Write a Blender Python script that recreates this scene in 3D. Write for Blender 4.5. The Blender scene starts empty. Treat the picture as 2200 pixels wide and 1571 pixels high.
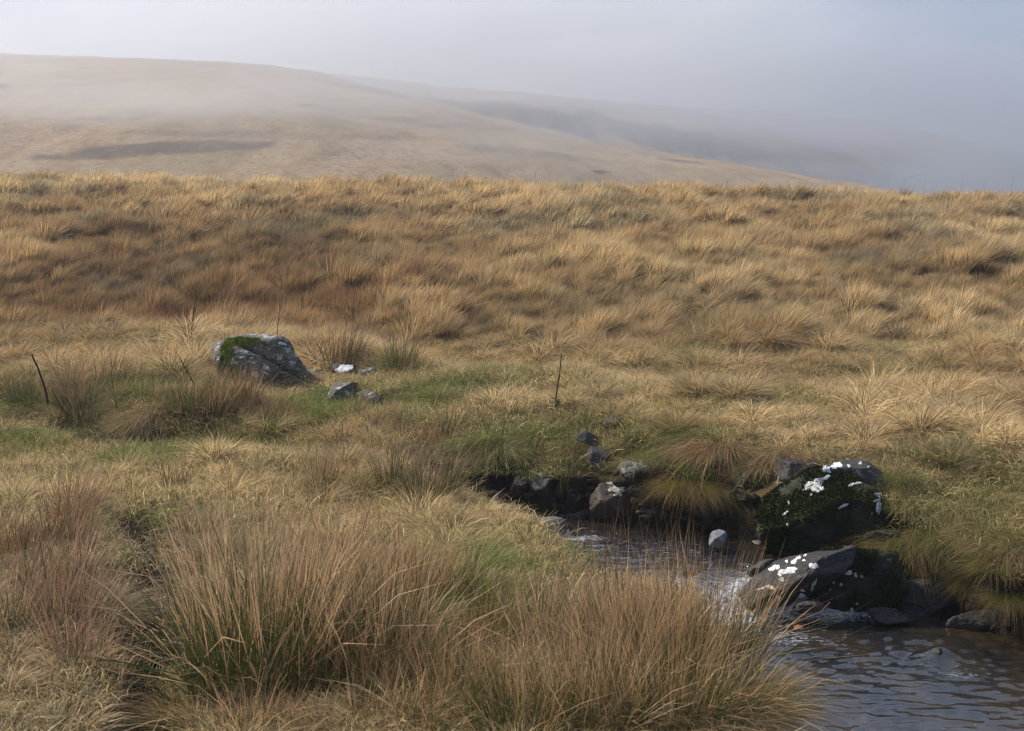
import bpy, math, random
import numpy as np
from mathutils import Vector, Matrix
from mathutils.bvhtree import BVHTree
C = bpy.context.scene
R_ = math.radians
random.seed(7)
rng = np.random.default_rng(11)

# ------------------------------------------------------------------ camera
CZ, PITCH, FPX = 3.2, R_(7.2), 3056.0          # eye height, tilt, focal length in photo pixels
cam = bpy.data.cameras.new('camera'); camo = bpy.data.objects.new('camera', cam)
C.collection.objects.link(camo); C.camera = camo
camo.location = (0, 0, CZ); camo.rotation_euler = (math.pi/2 - PITCH, 0, 0)
cam.sensor_width = 36; cam.lens = 36*FPX/2200
cam.clip_start = .1; cam.clip_end = 9000
cam.dof.use_dof = True; cam.dof.focus_distance = 21; cam.dof.aperture_fstop = 4

# ------------------------------------------------------------------ sky, sun, exposure
SUN_AZ, SUN_EL = R_(-62), R_(43)               # azimuth from +Y (negative: to the left)
w = bpy.data.worlds.new('World'); C.world = w; w.use_nodes = True
nt = w.node_tree; nt.nodes.clear()
def N(nt, t, **k):
    n = nt.nodes.new(t)
    for a, b in k.items():
        setattr(n, a, b)
    return n
def L(nt, a, b): nt.links.new(a, b)
def math_node(nt, op, a, b=None, c=None, clamp=False):
    n = N(nt, 'ShaderNodeMath', operation=op, use_clamp=clamp)
    for i, v in enumerate((a, b, c)):
        if v is None: continue
        if isinstance(v, (int, float)): n.inputs[i].default_value = v
        else: L(nt, v, n.inputs[i])
    return n.outputs[0]
def mixc(nt, f, a, b, mode='MIX'):
    n = N(nt, 'ShaderNodeMix', data_type='RGBA', blend_type=mode)
    for s, v in ((n.inputs[0], f), (n.inputs[6], a), (n.inputs[7], b)):
        if isinstance(v, (int, float)): s.default_value = v
        elif isinstance(v, (tuple, list)): s.default_value = (*v[:3], 1)
        else: L(nt, v, s)
    return n.outputs[2]
def noise(nt, vec, scale, detail=4, rough=.55, dist=0):
    n = N(nt, 'ShaderNodeTexNoise'); n.inputs['Scale'].default_value = scale
    n.inputs['Detail'].default_value = detail; n.inputs['Roughness'].default_value = rough
    n.inputs['Distortion'].default_value = dist
    if vec is not None: L(nt, vec, n.inputs['Vector'])
    return n.outputs['Fac']
def ramp(nt, f, a, b, c=0., d=1., smooth=True):
    n = N(nt, 'ShaderNodeMapRange', interpolation_type='SMOOTHSTEP' if smooth else 'LINEAR')
    L(nt, f, n.inputs[0])
    for i, v in enumerate((a, b, c, d)): n.inputs[i+1].default_value = v
    return n.outputs[0]
def mapping(nt, vec, scale=(1,1,1), loc=(0,0,0), rot=(0,0,0)):
    n = N(nt, 'ShaderNodeMapping'); L(nt, vec, n.inputs[0])
    n.inputs['Location'].default_value = loc; n.inputs['Rotation'].default_value = rot; n.inputs['Scale'].default_value = scale
    return n.outputs[0]

sky = N(nt, 'ShaderNodeTexSky', sky_type='NISHITA', sun_disc=False)
sky.sun_elevation = SUN_EL; sky.sun_rotation = SUN_AZ; sky.air_density = 1.2; sky.dust_density = 3
bgs = N(nt, 'ShaderNodeBackground'); bgs.inputs[1].default_value = .08; L(nt, sky.outputs[0], bgs.inputs[0])
tc = N(nt, 'ShaderNodeTexCoord')
nrm = N(nt, 'ShaderNodeVectorMath', operation='NORMALIZE'); L(nt, tc.outputs['Generated'], nrm.inputs[0])
dot = N(nt, 'ShaderNodeVectorMath', operation='DOT_PRODUCT'); L(nt, nrm.outputs[0], dot.inputs[0])
ga, ge = R_(-4.5), R_(9)
dot.inputs[1].default_value = (math.sin(ga)*math.cos(ge), math.cos(ga)*math.cos(ge), math.sin(ge))
glow = ramp(nt, dot.outputs['Value'], .925, 1.0)                       # fog lit through by the sun
soft = noise(nt, mapping(nt, nrm.outputs[0], (1, 1, 1.8), (.3, .1, 0)), 5.0, 6, .55, .7)
glow2 = math_node(nt, 'ADD', glow, math_node(nt, 'MULTIPLY', math_node(nt, 'SUBTRACT', soft, .5), 1.5), clamp=True)
fogc = mixc(nt, glow2, (.235, .315, .465), (.66, .66, .69))
bgf = N(nt, 'ShaderNodeBackground'); L(nt, fogc, bgf.inputs[0]); bgf.inputs[1].default_value = 1.0
mx = N(nt, 'ShaderNodeMixShader'); mx.inputs[0].default_value = .85
L(nt, bgs.outputs[0], mx.inputs[1]); L(nt, bgf.outputs[0], mx.inputs[2])
wo = N(nt, 'ShaderNodeOutputWorld'); L(nt, mx.outputs[0], wo.inputs[0])

sl = bpy.data.lights.new('sun', 'SUN'); so = bpy.data.objects.new('sun', sl); C.collection.objects.link(so)
sl.energy = 5.0; sl.angle = R_(5); sl.color = (1, .92, .80)
sd = Vector((math.sin(SUN_AZ)*math.cos(SUN_EL), math.cos(SUN_AZ)*math.cos(SUN_EL), math.sin(SUN_EL)))
so.rotation_euler = (-sd).to_track_quat('-Z', 'Y').to_euler(); so.location = (0, 0, 60)
C.view_settings.view_transform = 'Standard'; C.view_settings.look = 'None'
C.view_settings.gamma = 1; C.view_settings.use_curve_mapping = False
C.view_settings.exposure = 0.52
C.render.engine = 'CYCLES'
C.cycles.use_denoising = True; C.cycles.denoising_input_passes = 'RGB_ALBEDO_NORMAL'
C.cycles.max_bounces = 5; C.cycles.diffuse_bounces = 3; C.cycles.transmission_bounces = 3
C.cycles.volume_bounces = 0; C.cycles.transparent_max_bounces = 6
C.cycles.use_adaptive_sampling = False; C.cycles.filter_width = 1.15

# ------------------------------------------------------------------ numpy noise
def _h(ix, iy, iz, s):
    n = (ix*374761393 + iy*668265263 + iz*2147483647*3 + s*974634777) & 0xffffffff
    n = ((n ^ (n >> 13))*1274126177) & 0xffffffff
    n = (n ^ (n >> 16)); n = (n*2246822519) & 0xffffffff
    return ((n ^ (n >> 15)) & 0xffffff)/float(0xffffff)
def vnoise(x, y, z=None, s=0):
    x = np.asarray(x, float); y = np.asarray(y, float)
    z = np.zeros_like(x) if z is None else np.asarray(z, float)
    xi, yi, zi = np.floor(x).astype(np.int64), np.floor(y).astype(np.int64), np.floor(z).astype(np.int64)
    fx, fy, fz = x-xi, y-yi, z-zi
    fx, fy, fz = [f*f*f*(f*(f*6-15)+10) for f in (fx, fy, fz)]
    def g(a, b, c): return _h(xi+a, yi+b, zi+c, s)
    x00 = g(0,0,0)*(1-fx)+g(1,0,0)*fx; x10 = g(0,1,0)*(1-fx)+g(1,1,0)*fx
    x01 = g(0,0,1)*(1-fx)+g(1,0,1)*fx; x11 = g(0,1,1)*(1-fx)+g(1,1,1)*fx
    return ((x00*(1-fy)+x10*fy)*(1-fz) + (x01*(1-fy)+x11*fy)*fz)*2-1
def fbm(x, y, z=None, s=0, o=4, r=.5):
    t = 0; a = 1; k = 1; m = 0
    for i in range(o):
        t = t + a*vnoise(np.asarray(x)*k+i*17.3, np.asarray(y)*k-i*9.1, None if z is None else np.asarray(z)*k+i*5.7, s+i)
        m += a; a *= r; k *= 2.03
    return t/m*1.5
def sst(a, b, x):
    t = np.clip((np.asarray(x, float)-a)/(b-a), 0, 1); return t*t*(3-2*t)

# ------------------------------------------------------------------ the lie of the land
NEAR = np.array([(-40,29),(-14,21.2),(-7,18.9),(-3,17.4),(-1,16.4),(-.1,15.2),(.35,13.6),(1.0,12.5),(1.70,11.1),(1.88,9.8),(1.9,8),(2.6,5),(4,0),(8,-12)], float)
FAR = np.array([(-40,31),(-14,22.8),(-7,20.2),(-3,18.9),(-.8,18.2),(.5,17.8),(1.9,17.1),(2.7,16.75),(3.15,16.35),(3.7,15.9),(4.25,15.3),(4.6,14.5),(5.3,13.8),(6.6,12.4),(8,10),(10,5),(15,-12)], float)
POLY = np.vstack([NEAR, FAR[::-1]])
def dpl(x, y, pl):
    d = np.full(np.shape(x), 1e9)
    for a, b in zip(pl[:-1], pl[1:]):
        ab = b-a; t = np.clip(((x-a[0])*ab[0]+(y-a[1])*ab[1])/(ab@ab), 0, 1)
        d = np.minimum(d, np.hypot(x-a[0]-t*ab[0], y-a[1]-t*ab[1]))
    return d
def inside(x, y, P):
    c = np.zeros(np.shape(x), bool); n = len(P)
    for i in range(n):
        a, b = P[i], P[(i+1) % n]
        k = (a[1] > y) != (b[1] > y)
        with np.errstate(divide='ignore', invalid='ignore'):
            c ^= k & (x < (b[0]-a[0])*(y-a[1])/(b[1]-a[1]+1e-12)+a[0])
    return c
def water_z(x, y):
    s = y - .25*(x-2.3) + .12*np.sin(x*5)
    return -1.36 + .36*sst(14.25, 15.15, s)
PY = np.array([-60, 0, 16, 22, 26, 28, 31, 34, 38, 42, 46, 49, 51, 53, 56, 60, 68, 80, 110, 160, 9000])
PZ = np.array([.3, 0, 0, .05, .05, .12, .66, 1.10, 1.62, 2.07, 2.46, 2.72, 2.82, 2.80, 2.6, 2.1, .8, -1.2, -5, -8, -8])
_yy = np.linspace(-60, 200, 2601); _zz = np.interp(_yy, PY, PZ); _k = np.hanning(31); _k /= _k.sum()
_zs = np.convolve(np.pad(_zz, 15, mode='edge'), _k, 'valid')
LEFTB = [(-3.9, 21.6, 1.5, -.16), (-2.3, 20.8, 1.5, -.12), (-4.2, 25, 1.0, .12)]   # dips and swells (x, y, r, h)
def base_T(x, y):
    z = np.interp(y, _yy, _zs)
    z = z + (-.021*x + .05)*sst(28, 50, y)*(1-sst(60, 110, y))
    z = z + fbm(x*.13, y*.13, s=3, o=3)*.20*sst(15, 30, y)*(1+1.3*sst(28, 38, y))*(1-.8*sst(40, 51, y)) + fbm(x*.9, y*.9, s=5, o=3)*.07
    hum = sst(-.25, .75, vnoise(x*1.15+7, y*.85, s=41)+.45*vnoise(x*2.4, y*1.9, s=42))
    z = z + .14*(hum-.4)*sst(26, 33, y)*(1-.35*sst(48, 57, y)) + .10*(hum-.4)*sst(7, 12, y)*(1-sst(26, 33, y))
    lip = np.interp(x, [-12, -4, -1, 3, 9, 16], [27.2, 26.6, 22.5, 20.6, 20.0, 20.4])
    z = z + .22*np.exp(-((y-lip)/1.3)**2) - .30*np.exp(-((y-lip-2.6)/1.5)**2)
    # the near ditch on the left
    dx = np.interp(y, [7, 8.7, 10.7, 13.0, 14.5], [-2.15, -2.3, -2.8, -3.45, -4.2])
    z = z - .50*np.exp(-((x-dx)/.33)**2)*sst(14.6, 12.6, y)*np.where(y < 7.2, .5, 1)
    return z
def H(x, y):
    x = np.asarray(x, float); y = np.asarray(y, float)
    T = base_T(x, y)
    for (lx_, ly_, lr_, lh_) in LEFTB: T = T + lh_*np.exp(-((x-lx_)**2+(y-ly_)**2)/lr_**2)
    m = (y < 33)
    jit = fbm(x*1.1, y*1.1, s=21, o=3)*.28
    dn, df = dpl(x, y, NEAR), dpl(x, y, FAR)
    ins = inside(x, y, POLY); far = df < dn
    d = np.where(ins, -np.minimum(dn, df), np.minimum(dn, df)) + jit*np.where(ins, .3, 1)
    wz = water_z(x, y)
    k_n = sst(-.05, .75, d)
    # far bank: steep upstream, gentler below the mossy rock
    wf = np.interp(x, [-6, .0, 1.2, 2.6, 3.4, 4.4, 8], [1.6, 1.9, 1.7, 1.0, 1.3, 2.3, 2.7])
    t = np.clip(d/wf, 0, 1); k_f = .42*sst(-.02, .18, t) + .58*np.clip(t, 0, 1)**.85
    up = np.where(far, k_f, k_n)
    z = np.where(d > 0, wz-.12 + (T-wz+.12)*up, wz-.12 - .3*sst(0, .5, -d))
    return np.where(m, z, T)
def ray(u, v):
    d = np.array([(u-1100), FPX*math.cos(PITCH) + (785.5-v)*math.sin(PITCH), -FPX*math.sin(PITCH) + (785.5-v)*math.cos(PITCH)])
    return d/np.linalg.norm(d)
def at_z(u, v, z):
    d = ray(u, v); t = (z-CZ)/d[2]; return (d[0]*t, d[1]*t)
_ts = np.concatenate([np.arange(5, 35, .04), np.arange(35, 90, .15)])
def on_land(u, v, dz=0):
    """the point where the land lies at this place in the photograph"""
    d = ray(u, v); p = d[None]*_ts[:, None]; zz = CZ+p[:, 2]
    k = np.nonzero(zz < H(p[:, 0], p[:, 1])+dz)[0]
    k = k[0] if len(k) else len(_ts)-1
    return float(p[k, 0]), float(p[k, 1])
def at_y(u, v, y):
    d = ray(u, v); t = y/d[1]; return Vector((d[0]*t, y, CZ+d[2]*t))
def m_per_px(y): return y*1.008/FPX

# ------------------------------------------------------------------ scene helpers
COL = C.collection
def mesh_np(name, V, F, mats=(), attrs=None, smooth=True):
    """V (n,3); F list of (k,m) index arrays (tris and/or quads)"""
    me = bpy.data.meshes.new(name)
    F = [np.asarray(f, np.int32) for f in (F if isinstance(F, (list, tuple)) else [F])]
    V = np.asarray(V, np.float32)
    me.vertices.add(len(V)); me.vertices.foreach_set('co', V.ravel())
    lv = np.concatenate([f.ravel() for f in F]); tot = np.concatenate([np.full(len(f), f.shape[1], np.int32) for f in F])
    me.loops.add(len(lv)); me.loops.foreach_set('vertex_index', lv)
    me.polygons.add(len(tot)); st = np.concatenate([[0], np.cumsum(tot)[:-1]]).astype(np.int32)
    me.polygons.foreach_set('loop_start', st); me.polygons.foreach_set('loop_total', tot)
    me.polygons.foreach_set('use_smooth', np.full(len(tot), smooth))
    for k, (ty, val) in (attrs or {}).items():
        a = me.attributes.new(k, ty, 'POINT')
        a.data.foreach_set({'FLOAT': 'value', 'FLOAT_VECTOR': 'vector', 'INT': 'value', 'FLOAT_COLOR': 'color'}[ty], np.asarray(val).ravel())
    me.update(calc_edges=True)
    for m in mats: me.materials.append(m)
    return me
def obj(name, me, parent=None, loc=None):
    o = bpy.data.objects.new(name, me); COL.objects.link(o)
    if loc is not None: o.location = loc
    if parent is not None: o.parent = parent
    return o
def tag(o, label=None, cat=None, group=None, kind=None):
    if label: o['label'] = label
    if cat: o['category'] = cat
    if group: o['group'] = group
    if kind: o['kind'] = kind
    return o
def new_mat(name):
    m = bpy.data.materials.new(name); m.use_nodes = True; m.node_tree.nodes.clear()
    return m, m.node_tree
def bsdf(nt, col, rough=.8, spec=.3, normal=None, **kw):
    b = N(nt, 'ShaderNodeBsdfPrincipled')
    if isinstance(col, (tuple, list)): b.inputs['Base Color'].default_value = (*col[:3], 1)
    else: L(nt, col, b.inputs['Base Color'])
    if isinstance(rough, (int, float)): b.inputs['Roughness'].default_value = rough
    else: L(nt, rough, b.inputs['Roughness'])
    b.inputs['Specular IOR Level'].default_value = spec
    if normal is not None: L(nt, normal, b.inputs['Normal'])
    for k, v in kw.items(): b.inputs[k].default_value = v
    return b.outputs[0]
def out(nt, s):
    o = N(nt, 'ShaderNodeOutputMaterial'); L(nt, s, o.inputs[0])
def bump(nt, h, strength=.5, dist=.02):
    b = N(nt, 'ShaderNodeBump'); b.inputs['Strength'].default_value = strength; b.inputs['Distance'].default_value = dist
    L(nt, h, b.inputs['Height']); return b.outputs[0]
def pos(nt): return N(nt, 'ShaderNodeNewGeometry').outputs['Position']

# ------------------------------------------------------------------ materials
def grass_mat(name, base_green=(.11, .14, .025), base_brown=(.065, .038, .018), trans=.42):
    m, nt = new_mat(name)
    t = N(nt, 'ShaderNodeAttribute', attribute_name='t').outputs['Fac']
    r = N(nt, 'ShaderNodeAttribute', attribute_name='r').outputs['Fac']
    tint = N(nt, 'ShaderNodeAttribute', attribute_name='tint', attribute_type='INSTANCER').outputs['Color']
    gr = N(nt, 'ShaderNodeAttribute', attribute_name='green', attribute_type='INSTANCER').outputs['Fac']
    base = mixc(nt, gr, base_brown, base_green)  # blade's own base colour, its brown darkened to paint deeper shade between tufts
    # how far up a blade is still green / brown, blade by blade
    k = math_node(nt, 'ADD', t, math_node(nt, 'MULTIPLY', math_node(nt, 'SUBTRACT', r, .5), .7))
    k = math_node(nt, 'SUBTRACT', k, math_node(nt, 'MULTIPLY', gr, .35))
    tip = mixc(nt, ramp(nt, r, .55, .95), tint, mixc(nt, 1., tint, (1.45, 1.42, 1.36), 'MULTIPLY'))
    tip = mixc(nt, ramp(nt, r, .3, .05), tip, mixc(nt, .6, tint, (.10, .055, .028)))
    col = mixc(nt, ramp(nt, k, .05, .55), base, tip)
    d = N(nt, 'ShaderNodeBsdfDiffuse'); L(nt, col, d.inputs[0])
    tr = N(nt, 'ShaderNodeBsdfTranslucent'); L(nt, col, tr.inputs[0])
    mxs = N(nt, 'ShaderNodeMixShader'); mxs.inputs[0].default_value = trans
    L(nt, d.outputs[0], mxs.inputs[1]); L(nt, tr.outputs[0], mxs.inputs[2])
    gl = N(nt, 'ShaderNodeBsdfGlossy'); gl.inputs['Roughness'].default_value = .5; gl.inputs[0].default_value = (.8, .8, .8, 1)
    m2 = N(nt, 'ShaderNodeMixShader'); m2.inputs[0].default_value = .03
    L(nt, mxs.outputs[0], m2.inputs[1]); L(nt, gl.outputs[0], m2.inputs[2])
    out(nt, m2.outputs[0]); return m
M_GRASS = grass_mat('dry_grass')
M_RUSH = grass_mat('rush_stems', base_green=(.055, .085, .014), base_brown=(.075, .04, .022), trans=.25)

def soil_mat():
    m, nt = new_mat('moor_soil'); p = pos(nt)
    n1 = noise(nt, p, .9, 5); n2 = noise(nt, p, 7, 5, .65)
    col = mixc(nt, ramp(nt, n1, .35, .65), (.05, .030, .014), (.075, .052, .02))
    col = mixc(nt, ramp(nt, n2, .45, .7), col, (.11, .075, .04))
    peat = mixc(nt, ramp(nt, n2, .4, .7), (.010, .007, .005), (.030, .021, .014))
    bank = N(nt, 'ShaderNodeAttribute', attribute_name='bank').outputs['Fac']
    col = mixc(nt, bank, col, peat)
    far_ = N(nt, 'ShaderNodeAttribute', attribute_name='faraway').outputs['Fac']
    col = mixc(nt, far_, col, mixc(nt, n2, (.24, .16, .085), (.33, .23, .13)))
    out(nt, bsdf(nt, col, .95, .1, bump(nt, n2, 1, .06))); return m

def hill_mat(name, heather):
    m, nt = new_mat(name); p = pos(nt)
    n1 = noise(nt, mapping(nt, p, (1, .35, 1)), .012, 5, .6)
    n2 = noise(nt, mapping(nt, p, (1, .3, 1)), .16, 5, .7)
    n3 = noise(nt, mapping(nt, p, (.55, .5, 1)), 1.5, 4, .75)
    col = mixc(nt, ramp(nt, n1, .40, .60), (.32, .225, .14), (.235, .18, .105))
    col = mixc(nt, ramp(nt, n2, .40, .72), col, (.20, .13, .065))
    col = mixc(nt, ramp(nt, n3, .48, .66), col, (.16, .11, .065))
    col = mixc(nt, ramp(nt, n3, .42, .25), col, (.50, .36, .20))
    pt = N(nt, 'ShaderNodeAttribute', attribute_name='heather').outputs['Fac']
    pf = math_node(nt, 'MULTIPLY', pt, ramp(nt, n2, .25, .6, .55, 1))
    col = mixc(nt, pf, col, (.030, .020, .022))
    out(nt, bsdf(nt, col, 1, .0, bump(nt, n2, .25, .6))); return m

def rock_mat(name, c1=(.06, .06, .062), c2=(.16, .155, .15), lichen=.3, lcol=(.42, .43, .39), moss=.0, rough=.75, fine=1., brown=.3):
    m, nt = new_mat(name)
    tc = N(nt, 'ShaderNodeTexCoord'); p = tc.outputs['Object']
    n1 = noise(nt, p, 2.6, 7, .65, .4); n2 = noise(nt, p, 16*fine, 6, .7); n3 = noise(nt, mapping(nt, p, (1, 1, 3.5), rot=(.3, .5, 0)), 6, 5, .6, .8)
    col = mixc(nt, ramp(nt, n1, .3, .7), c1, c2)
    col = mixc(nt, math_node(nt, 'MULTIPLY', ramp(nt, n3, .5, .75), brown), col, (.12, .075, .045))
    col = mixc(nt, ramp(nt, n2, .5, .75, 0, .6), col, tuple(min(1, a*2.1) for a in c2))
    col = mixc(nt, ramp(nt, n2, .42, .25, 0, .8), col, tuple(a*.35 for a in c1))
    # lichen: irregular crusts of two sizes
    wv = N(nt, 'ShaderNodeVectorMath', operation='ADD')
    nz = N(nt, 'ShaderNodeTexNoise'); nz.inputs['Scale'].default_value = 9; L(nt, p, nz.inputs['Vector'])
    sc = N(nt, 'ShaderNodeVectorMath', operation='SCALE'); L(nt, nz.outputs['Color'], sc.inputs[0]); sc.inputs[3].default_value = .16
    L(nt, p, wv.inputs[0]); L(nt, sc.outputs[0], wv.inputs[1])
    vo = N(nt, 'ShaderNodeTexVoronoi'); vo.inputs['Scale'].default_value = 6.5; L(nt, wv.outputs[0], vo.inputs['Vector'])
    vo2 = N(nt, 'ShaderNodeTexVoronoi'); vo2.inputs['Scale'].default_value = 19; L(nt, wv.outputs[0], vo2.inputs['Vector'])
    reg = ramp(nt, noise(nt, p, 1.9, 3), .62-lichen*.4, .74-lichen*.4)
    lm = math_node(nt, 'MAXIMUM', ramp(nt, vo.outputs['Distance'], .30, .24), math_node(nt, 'MULTIPLY', ramp(nt, vo2.outputs['Distance'], .30, .2), ramp(nt, n1, .45, .6)))
    lm = math_node(nt, 'MULTIPLY', math_node(nt, 'MULTIPLY', lm, reg), ramp(nt, n2, .3, .5, .5, 1))
    col = mixc(nt, math_node(nt, 'MULTIPLY', lm, min(1, lichen*2.2)), col, lcol)
    if moss:
        up = N(nt, 'ShaderNodeSeparateXYZ'); L(nt, N(nt, 'ShaderNodeNewGeometry').outputs['Normal'], up.inputs[0])
        mm = math_node(nt, 'ADD', up.outputs[2], math_node(nt, 'MULTIPLY', math_node(nt, 'SUBTRACT', n1, .5), 2.4))
        mm = ramp(nt, mm, 1.1-moss, 1.35-moss)
        mc = mixc(nt, n2, (.008, .010, .003), (.035, .04, .008))
        col = mixc(nt, mm, col, mc)
    hgt = math_node(nt, 'ADD', math_node(nt, 'MULTIPLY', n2, .6), math_node(nt, 'ADD', n1, n3))
    out(nt, bsdf(nt, col, rough, .35, bump(nt, hgt, .9, .035))); return m

def plain_noise_mat(name, a, b, scale=8, rough=.9, spec=.2):
    m, nt = new_mat(name); tc = N(nt, 'ShaderNodeTexCoord')
    n = noise(nt, tc.outputs['Object'], scale, 6, .7)
    out(nt, bsdf(nt, mixc(nt, ramp(nt, n, .32, .68), a, b), rough, spec, bump(nt, n, .8, .01))); return m
M_SOIL = soil_mat()
M_HILL = hill_mat('far_moor_grass', False)
M_BOULDER = rock_mat('boulder_stone', (.032, .028, .024), (.125, .115, .095), .75, (.34, .34, .29), moss=.0, brown=.6)
M_DARK = rock_mat('wet_dark_stone', (.008, .008, .009), (.030, .028, .028), .05, rough=.5)
M_SLATE = rock_mat('grey_slate', (.018, .018, .019), (.05, .047, .044), .22, (.30, .30, .27), rough=.7)
M_DSLATE = rock_mat('dark_slate', (.008, .008, .009), (.024, .023, .023), .15, (.22, .22, .2), rough=.6)
M_BROWN = rock_mat('brown_stone', (.022, .016, .013), (.06, .04, .03), .05, rough=.6, brown=.8)
M_GRAN = rock_mat('pale_granite', (.09, .09, .10), (.27, .27, .31), .2, (.6, .6, .62), fine=2.5, brown=0)
M_COB = rock_mat('river_cobble', (.06, .052, .045), (.16, .14, .115), .12, rough=.5)
M_FLAT = rock_mat('flat_grey_stone', (.04, .039, .035), (.105, .098, .085), .5, (.36, .36, .31))
M_MOSSROCK = rock_mat('mossy_dark_stone', (.010, .010, .010), (.032, .03, .03), .05, moss=.95, rough=.8)
def lichen_mat(name, a, b, scale):
    m, nt = new_mat(name); p = N(nt, 'ShaderNodeTexCoord').outputs['Object']
    n = noise(nt, p, scale, 6, .7); n2 = noise(nt, p, 42, 4, .65, .5)
    sh_ = bsdf(nt, mixc(nt, ramp(nt, n, .32, .68), a, b), .95, .1, bump(nt, n2, .8, .006))
    tp_ = N(nt, 'ShaderNodeBsdfTransparent'); ms = N(nt, 'ShaderNodeMixShader')
    L(nt, ramp(nt, n2, .33, .39), ms.inputs[0]); L(nt, tp_.outputs[0], ms.inputs[1]); L(nt, sh_, ms.inputs[2])
    out(nt, ms.outputs[0]); return m
M_LICH = lichen_mat('white_lichen', (.38, .39, .38), (.74, .74, .75), 14)
M_LICH2 = lichen_mat('cream_lichen', (.25, .23, .17), (.52, .50, .42), 25)
M_LICH3 = lichen_mat('orange_lichen', (.40, .22, .11), (.65, .46, .36), 25)
M_LICHG = lichen_mat('pale_grey_lichen', (.17, .185, .19), (.36, .385, .40), 18)
M_MOSS = plain_noise_mat('moss_green', (.05, .07, .008), (.17, .20, .02), 30)
M_TWIG = plain_noise_mat('dead_wood', (.05, .03, .022), (.13, .08, .06), 20)
M_TWIGD = plain_noise_mat('dark_stem', (.025, .014, .012), (.06, .035, .028), 20)
M_LEAF = plain_noise_mat('dead_leaf', (.16, .07, .03), (.28, .14, .07), 20)
M_GLEAF = plain_noise_mat('green_leaf', (.03, .10, .02), (.08, .19, .035), 12)

def moss_tuft_mat():
    m, nt = new_mat('moss_tufts')
    r = N(nt, 'ShaderNodeAttribute', attribute_name='r').outputs['Fac']
    t = N(nt, 'ShaderNodeObjectInfo')
    col = mixc(nt, r, (.006, .009, .002), (.045, .052, .007))
    out(nt, bsdf(nt, col, .9, .1)); return m
M_MOSST = moss_tuft_mat()
def bright_moss_mat():
    m, nt = new_mat('bright_moss_tufts')
    r = N(nt, 'ShaderNodeAttribute', attribute_name='r').outputs['Fac']
    out(nt, bsdf(nt, mixc(nt, r, (.07, .10, .008), (.30, .36, .03)), .9, .1)); return m
M_MOSSB = bright_moss_mat()

def water_mat():
    m, nt = new_mat('stream_water'); p = pos(nt)
    foam = N(nt, 'ShaderNodeAttribute', attribute_name='foam').outputs['Fac']
    bed = noise(nt, mapping(nt, p, (1, .6, 1)), 1.6, 4, .6)
    col = mixc(nt, ramp(nt, bed, .4, .65), (.008, .007, .006), (.034, .022, .010))
    n = noise(nt, mapping(nt, p, (1, 2.6, 1), rot=(0, 0, .25)), 30, 4, .6, .5)
    n2 = noise(nt, mapping(nt, p, (1, 2.6, 1), rot=(0, 0, -.2)), 9, 3, .55, .8)
    h = math_node(nt, 'ADD', math_node(nt, 'MULTIPLY', n, .45), n2)
    fn = noise(nt, mapping(nt, p, (.8, 2.2, 1), rot=(0, 0, .3)), 13, 7, .7, 1.2)
    fm = ramp(nt, math_node(nt, 'ADD', fn, math_node(nt, 'MULTIPLY', foam, .42)),   .64, .92)
    nb = bump(nt, h, 1.0, .020)
    ws = bsdf(nt, col, .07, .9, nb, IOR=1.36, **{'Coat Weight': 1., 'Coat Roughness': .08, 'Coat IOR': 1.5})
    fs = bsdf(nt, (.58, .60, .66), .6, .3, bump(nt, fn, 1, .03))
    mxs = N(nt, 'ShaderNodeMixShader'); L(nt, fm, mxs.inputs[0]); L(nt, ws, mxs.inputs[1]); L(nt, fs, mxs.inputs[2])
    out(nt, mxs.outputs[0]); return m
M_WATER = water_mat()

# ------------------------------------------------------------------ ground sheet
def axis(parts):
    a = []
    for s, e, st in parts: a += list(np.arange(s, e, st))
    return np.array(a + [parts[-1][1]])
gx = np.concatenate([-np.geomspace(2500, 30, 22)[:-1], axis([(-30, -9, .28), (-9, 9, .09), (9, 30, .28)]), np.geomspace(30, 2500, 22)[1:]])
gy = np.concatenate([-np.geomspace(400, 12, 12)[:-1], axis([(-12, 6, 1.), (6, 22, .09), (22, 34, .18), (34, 62, .28), (62, 75, .8), (75, 160, 4)]), np.geomspace(160, 3500, 20)[1:]])
X, Y = np.meshgrid(gx, gy); Z = H(X, Y)
nx, ny = len(gx), len(gy)
idx = np.arange(nx*ny).reshape(ny, nx)
Fq = np.stack([idx[:-1, :-1], idx[:-1, 1:], idx[1:, 1:], idx[1:, :-1]], -1).reshape(-1, 4)
gyz, gxz = np.gradient(Z, gy, gx)
slope = np.hypot(gyz, gxz)
bank = sst(.55, 1.1, slope)*(Y < 33) + (Z < -.75)*(Y < 33)
dxx = np.interp(Y, [7, 8.7, 10.7, 13.0, 14.5], [-2.15, -2.3, -2.8, -3.45, -4.2])
bank = np.clip(bank + np.exp(-((X-dxx)/.35)**2)*(Y < 14.5)*(Y > 5), 0, 1)
ground = obj('moorland_ground', mesh_np('moorland_ground', np.stack([X, Y, Z], -1).reshape(-1, 3), Fq, [M_SOIL],
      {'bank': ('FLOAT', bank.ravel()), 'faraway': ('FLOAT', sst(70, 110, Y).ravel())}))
tag(ground, kind='structure')

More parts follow.
